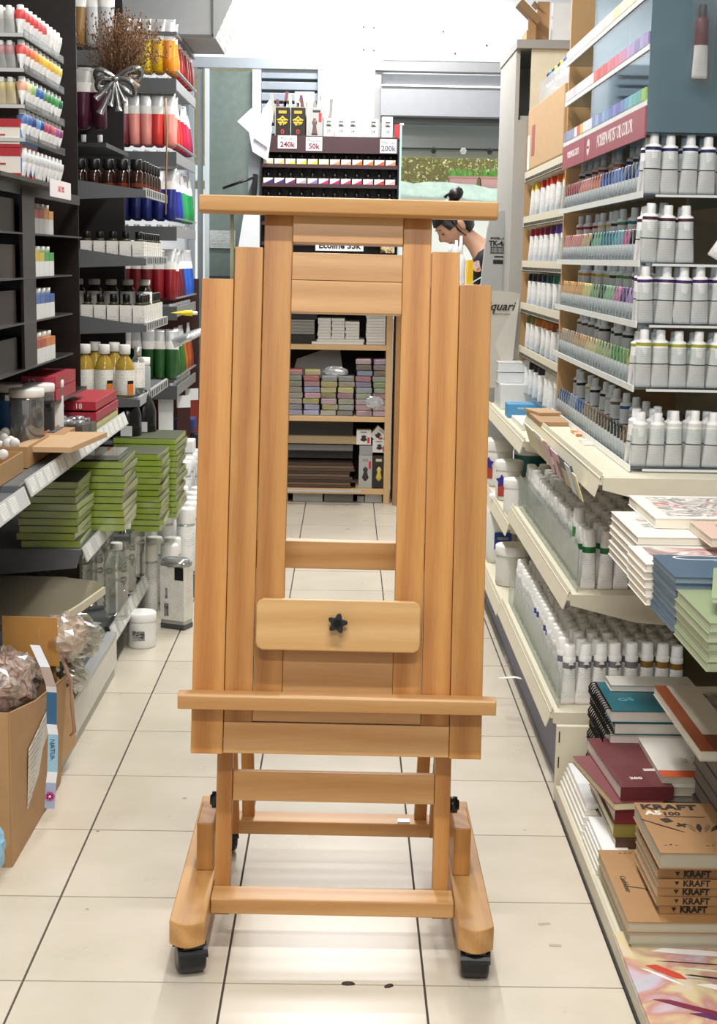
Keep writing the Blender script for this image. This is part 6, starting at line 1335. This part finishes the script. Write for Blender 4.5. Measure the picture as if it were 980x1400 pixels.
# colourful magazine in the corner
for k in range(2):
    o = book('art_magazine', .570, .86, 2.42, 2.915, .0505+.0085*k, .0585+.0085*k, swirl(['#c0a8b4', '#d8c6b0', '#d6c498', '#c08a7c', '#cbb6c0', '#bfc1c8', '#b08a94'], 4.5) if k else plain('#b9b2a0', .5), ['plain magazine under the colourful one in the corner', 'colourful art magazine with drawn pens and tubes in the corner'][k], 'magazine', pages=WPG, spine='x' if k == 0 else '')
T = .0082
for (x, y, w, d, a, c, l) in ((-.0, .155, .085, .022, -.12, '#efece6', 'white tube drawing'), (.02, .105, .10, .004, -.12, '#2a2226', ''), (.06, .07, .09, .005, -.2, '#ececec', ''), (.0, .05, .04, .006, -.25, '#1c1a1e', ''), (.05, .03, .09, .004, -.2, '#9a9a9e', ''), (.06, -.01, .08, .02, -.45, '#f0efea', 'white tube drawing'), (-.09, .07, .045, .022, -.75, '#c8402a', 'orange red stroke'), (-.105, .05, .05, .007, -.8, '#f0ece8', ''), (-.05, -.08, .09, .018, -.5, '#7a2440', 'crimson stroke'), (.0, -.12, .07, .016, -.45, '#5a2a5a', 'purple stroke'), (.06, .215, .07, .014, -.08, '#4a4a78', 'blue violet stroke'), (.10, .19, .06, .014, -.15, '#b8982a', 'mustard stroke'), (-.04, .21, .08, .012, 0, '#c8808a', 'pink stroke')):
    q = ob('cover_drawing', MB().prism([(-w, -d*.3), (-w*.3, -d/2), (w*.6, -d/2), (w, 0), (w*.5, d/2), (-w*.7, d/2)], T, T+.0004, 'Z').mesh('cover_drawing', plain(c, .4)), o, (x*.8, y, 0), (0, 0, a))
    if l: q['label'] = l
# books overhanging the upper shelf
def stack(nm, x0, x1, y0, y1, z0, n, t, c, pg, lab, grp, last=None):
    for k in range(n):
        o = book(nm, x0+R.uniform(-.003, .003), x1, y0+R.uniform(-.003, .003), y1, z0+k*t, z0+(k+1)*t-.0006, plain(c, .45), '%s, %s up' % (lab, ORD[k]), group=grp, pages=plain(pg, .7)); 
    return o
SZ = .769
o = stack('white_book', .608, .80, 3.06, 3.38, SZ, 6, .0165, '#e9e4da', '#e3dccd', 'white book in the farthest stack on the upper shelf', 'white books, farthest stack')
ob('cover_print', MB().box(-.06, .06, -.05, .08, .0160, .0164).mesh('cover_print', swirl(['#e9e4da', '#e9e4da', '#8a8a88', '#e9e4da', '#e9e4da'], 12)), o)
o = book('art_book', .664, .93, 3.16, 3.47, SZ+.0995, SZ+.122, plain('#ece7dd', .45), 'pale art book lying on the farthest white stack', pages=plain('#e8e0cf', .7)); ob('cover_print', MB().box(-.10, .12, -.13, .13, .0222, .0226).mesh('cover_print', swirl(['#efeae2', '#efeae2', '#7a7470', '#efeae2', '#c8504a', '#efeae2'], 16)), o)
o = stack('white_book', .588, .80, 2.86, 3.05, SZ, 5, .0165, '#eae3d8', '#e6dccb', 'cream white book in the second stack on the upper shelf', 'white books, second stack')
ob('cover_print', MB().box(-.08, .09, -.08, .08, .0160, .0164).mesh('cover_print', swirl(['#eadfd2', '#eadfd2', '#c8a0a0', '#8a7a74', '#eadfd2'], 14)), o)
o = book('art_book', .735, .92, 2.95, 3.15, SZ+.10, SZ+.118, plain('#d9b9a8', .45), 'pinkish book with a sketch lying at the right frame edge'); ob('cover_print', MB().box(-.05, .09, -.08, .06, .0182, .0186).mesh('cover_print', swirl(['#d8b8a4', '#c8a898', '#6a4a40', '#d8b8a4'], 12)), o)
o = stack('blue_book', .600, .85, 2.645, 2.855, SZ, 8, .0128, '#3c566b', '#7f8c95', 'slate blue book in the blue stack on the upper shelf', 'slate blue books')
ob('white_ring_print', MB().path([(.05*math.cos(a), .02*math.sin(a), 0) for a in [2*PI*i/16 for i in range(15)]], .003, 4, flat=.1).mesh('white_ring_print', WHITE), o, (-.04, .08, .0123)); ob('white_print', MB().box(0, .11, .03, .036, .0122, .0126).box(-.02, .10, .05, .052, .0122, .0126).mesh('white_print', plain('#cfd8e0')), o); ob('white_print', MB().prism([(-.02, -.01), (.03, -.012), (.02, .008), (0, .014)], .0122, .0127, 'Z').mesh('white_print', WHITE), o, (.0, -.06, 0))
o = stack('green_book', .598, .85, 2.38, 2.635, SZ, 5, .0165, '#87946f', '#a9ad92', 'sage green book in the nearest stack on the upper shelf', 'sage green books')
o = book('green_book', .640, .88, 2.40, 2.66, SZ+.1035, SZ+.112, plain('#8fa078', .45), 'sage green book lying askew over the blue and green stacks'); o.rotation_euler.z = -.25; ob('white_print', MB().prism([(-.05, .0), (.06, -.012), (.06, -.004), (-.05, .010)], .0086, .0090, 'Z').mesh('white_print', WHITE), o, (0, .06, 0))

# ================================================================ LEFT FOREGROUND: CARTON OF WRAPPED GOODS
cb = empty('cardboard_box', (-.95, 3.7, 0)); tag(cb, 'open brown cardboard box full of wrapped goods in the left foreground', 'box')
def pan(name, pts, th, m, parent=cb):
    """thin card panel from 4 world corners, thickened"""
    a = [Vector(p) for p in pts]; nrm = (a[1]-a[0]).cross(a[2]-a[0]).normalized()*th
    vs = [tuple(p) for p in a]+[tuple(p+nrm) for p in a]; n = len(a)
    fs = [tuple(range(n)), tuple(range(2*n-1, n-1, -1))]+[(i, i+n, (i+1) % n+n, (i+1) % n) for i in range(n)]
    mb = MB(); mb._add(vs, fs, 0); o = ob(name, mb.mesh(name, m)); o.parent = parent; o.matrix_parent_inverse = Matrix.Translation(-Vector(parent.location)); return o
pan('aisle_side', [(-.768, 3.36, .0), (-.762, 3.93, .004), (-.745, 3.95, .30), (-.745, 3.82, .315), (-.755, 3.60, .335), (-.762, 3.34, .383)], .004, CARD)
pan('near_side', [(-1.15, 3.36, 0), (-.768, 3.36, 0), (-.762, 3.34, .383), (-1.15, 3.36, .39)], .004, CARD)
pan('far_side', [(-1.15, 3.95, 0), (-1.15, 3.95, .36), (-.77, 3.95, .36), (-.77, 3.93, 0)], .004, CARD); pan('wall_side', [(-1.15, 3.36, 0), (-1.15, 3.36, .38), (-1.15, 3.95, .38), (-1.15, 3.95, 0)], .004, CARD)
pan('far_flap', [(-.765, 3.94, .30), (-.75, 4.10, .20), (-.745, 4.09, .06), (-.76, 3.94, .05)], .003, plain('#c09a6e', .7)); pan('orange_card', [(-.90, 3.90, .34), (-.75, 3.90, .34), (-.755, 3.90, .472), (-.90, 3.90, .475)], .004, plain('#c8924c', .6))
q = pan('paper_label', [(-.7575, 3.50, .09), (-.7535, 3.72, .17), (-.7455, 3.74, .285), (-.7515, 3.50, .24)], .0015, printed('#d8d2c6', '#6a665e', 26, .5)); q['label'] = 'pale paper label with small print'
q = pan('clear_tape', [(-.7585, 3.72, .005), (-.7575, 3.80, .005), (-.747, 3.80, .24), (-.749, 3.73, .24)], .001, plain('#c0a27e', .3))
def crumple(nm, loc, s, m, label, parent=None, seed=1, n=14):
    rr = random.Random(seed); rings = []; mb = MB(); vs = []
    for j in range(n):
        th = PI*(j+.5)/n
        for i in range(20):
            ph = 2*PI*i/20; r = 1+.14*rr.uniform(-1, 1); vs.append((s[0]*math.sin(th)*math.cos(ph)*r, s[1]*math.sin(th)*math.sin(ph)*r, s[2]*math.cos(th)*r))
    fs = [(j*20+i, (j+1)*20+i, (j+1)*20+(i+1) % 20, j*20+(i+1) % 20) for j in range(n-1) for i in range(20)]
    mb._add(vs, fs, 0, False); o = ob(nm, mb.mesh(nm, m), parent, loc)
    if label: tag(o, label, 'wrapped bundle')
    return o
WRAPM = clear('#f8f4f0', .97, .5, .2, .03)
for k, (lc, s, c, l) in enumerate((((-.845, 3.62, .36), (.075, .12, .085), '#8a5640', 'plastic wrapped reddish brown bundle at the frame edge of the box'), ((-.90, 3.46, .33), (.07, .08, .09), '#a87a60', 'plastic wrapped tan bundle nearest in the box'), ((-.755, 3.98, .40), (.06, .08, .055), '#c9b8a0', 'clear crackling wrap bundle sticking out over the box corner'), ((-.83, 3.80, .34), (.05, .06, .05), '#4a3a30', 'dark bundle between the wrapped ones'))):
    o = crumple('wrapped_bundle', lc, s, swirl([c, '#d8c4b4', c, '#efe6de', c], 18), l, seed=k+3); crumple('plastic_wrap', (0, 0, 0), tuple(v*1.14 for v in s), WRAPM, None, o, seed=k+30)
for nm_, lc, s_, l_ in (('clear_bag', (-.06, 8.80, .77), (.07, .02, .03), 'crumpled clear bag lying over the middle colour packs'), ('clear_bag', (.17, 8.752, .60), (.055, .012, .035), 'glossy clear bag at the right end of the colour packs')):
    q = crumple(nm_, lc, s_, clear('#dfe2e6', .85, .8, .15, .4), None, seed=int(lc[2]*100)); tag(q, l_, 'bag')
# printed plastic strap hanging over the box side
bs = empty('plastic_strap', (-.74, 3.75, .3)); tag(bs, 'white plastic strap with blue panels and a pink flower hanging over the box', 'strap')
pts = [(-.775, 3.80, .43), (-.758, 3.76, .395), (-.742, 3.72, .35), (-.735, 3.70, .29), (-.736, 3.69, .22), (-.738, 3.68, .15), (-.742, 3.66, .085), (-.745, 3.645, .03)]
segs = [('white_section', '#e8eaf0', 0, 2), ('translucent_section', '#b9a698', 1, 2), ('white_section', '#eceef2', 2, 3), ('blue_section', '#3f6f98', 3, 4), ('pale_blue_section', '#9cc6dc', 4, 5), ('pale_blue_section', '#9cc6dc', 5, 6), ('flower_section', '#e4e6f0', 6, 7)]
pts2 = [spot(48, 882, Y=3.75), spot(62, 912, Y=3.70), spot(70, 938, Y=3.68), spot(71, 946, Y=3.68), spot(71, 990, Y=3.67), spot(73, 1004, Y=3.66), spot(72, 1055, Y=3.64), spot(70, 1070, Y=3.63), spot(68, 1105, Y=3.62)]
cs = ['#e8eaf0', '#b9a698', '#e8eaee', '#3f6f98', '#e8eaee', '#9cc6dc', '#e8eaee', '#a9b8d4']
for i in range(8):
    a, b = pts2[i], pts2[i+1]; w = .013
    q = pan('strap_section', [tuple(a+Vector((-w, 0, 0))), tuple(b+Vector((-w, 0, 0))), tuple(b+Vector((w, -.004, 0))), tuple(a+Vector((w, -.004, 0)))], .0012, plain(cs[i], .35), bs)
    if i == 5: text('NATURAL', .017, plain('#2a4a78'), q, (0, 0, 0), (0, 0, 0)); t_ = q.children[0]; mid = (a+b)/2; t_.matrix_parent_inverse = Matrix.Translation(bs.location) @ q.matrix_parent_inverse @ Matrix.Identity(4); t_.location = (mid.x-.001, mid.y-.006, mid.z); t_.rotation_euler = (PI/2, PI/2, 0)
mid = (pts2[7]+pts2[8])/2
mb = MB()
for k in range(6):
    a = 2*PI*k/6; mb.prism([(.007*math.cos(a)+.0055*math.cos(b), .007*math.sin(a)+.0055*math.sin(b)) for b in [2*PI*i/8 for i in range(8)]], -.0015, 0, 'Y')
q = ob('pink_flower', mb.mesh('pink_flower', plain('#d0509a', .4)), None, (mid.x, mid.y-.006, mid.z)); kid(bs, q); q['label'] = 'pink flower print'
q = ob('flower_centre', MB().prism([(.0035*math.cos(b), .0035*math.sin(b)) for b in [2*PI*i/8 for i in range(8)]], -.003, -.0016, 'Y').mesh('flower_centre', plain('#f4d8e0', .4)), q)
q = ob('raffia_strand', MB().path([tuple(spot(85, 900, Y=3.92)), tuple(spot(97, 930, Y=3.92)), tuple(spot(98, 965, Y=3.94)), tuple(spot(102, 1000, Y=3.95)), tuple(spot(96, 1006, Y=3.95))], [.004, .005, .004, .006, .003], 6).mesh('raffia_strand', plain('#b8917a', .8)), None); tag(q, 'twisted beige raffia strand trailing from the wrapped bundles', 'strand')
# translucent tray lid lying above
o = empty('tray_lid', (-.90, 4.18, .44)); tag(o, 'large smoky translucent plastic lid lying over the box', 'lid')
poly = [(-.25, -.28), (.09, -.28), (.16, -.04), (.20, .14), (.17, .20), (.06, .24), (-.25, .25)]
ob('lid_sheet', MB().prism(poly, 0, .004, 'Z').mesh('lid_sheet', clear('#a89c84', .75, .8, .18, .5)), o, (0, 0, .012)); ob('lid_rim', MB().prism([(.09, -.28), (.16, -.04), (.20, .14), (.207, .138), (.168, -.044), (.098, -.285)], -.006, .016, 'Z').mesh('lid_rim', plain('#cfc8ae', .3)), o); o.rotation_euler = (.06, 0, 0)
q = crumple('crumpled_bag', (-.80, 4.35, .30), (.09, .10, .07), clear('#c9c6b0', .8, 1.2, .15, .3), None, seed=9); tag(q, 'crumpled clear bags under the edge of the smoky lid', 'bag')
q = crumple('crumpled_bag', (-.79, 4.22, .22), (.06, .07, .05), clear('#c9c6b0', .8, 1.2, .15, .3), None, seed=19); tag(q, 'small crumpled clear bag on the grey deck', 'bag')
q = crumple('blue_bag', (-.785, 3.22, .10), (.035, .05, .062), plain('#8fc0dc', .4), None, seed=5); tag(q, 'light blue plastic bag at the left frame edge near the floor', 'bag')
q = bx('light_box_sign', 0, .001, 0, .001, 0, .001, WHITE); bpy.data.objects.remove(q)
lbx = empty('carton_on_rack', (-.85, 7.7, 2.44)); lbx.name = 'storage_carton'; tag(lbx, 'white printed carton lying overhanging on top of the left rack', 'carton')
ob('carton_body', MB().prism([(-.3, 0), (.205, 0), (.30, .21), (-.3, .21)], -.28, .30, 'Y').mesh('carton_body', plain('#9a9d9e', .5)), lbx)
pts = [(.2065, -.27, .002), (.2065, .29, .002), (.3015, .29, .208), (.3015, -.27, .208)]
mb = MB(); mb._add(pts+[(p[0]+.002, p[1], p[2]) for p in pts], [(0, 1, 2, 3), (7, 6, 5, 4), (0, 4, 5, 1), (1, 5, 6, 2), (2, 6, 7, 3), (3, 7, 4, 0)], 0); ob('printed_side', mb.mesh('printed_side', printed('#e6e4e4', '#6a4a48', 12, .5)), lbx)
mb = MB().box(-.3, .20, -.285, -.281, .004, .016).box(.19, .198, -.285, -.281, .01, .2); ob('dark_edge', mb.mesh('dark_edge', plain('#5a5c5c')), lbx)
child(lu, 'rack_top', -1.25, -.80, 7.19, 8.06, 2.42, 2.435, GM)
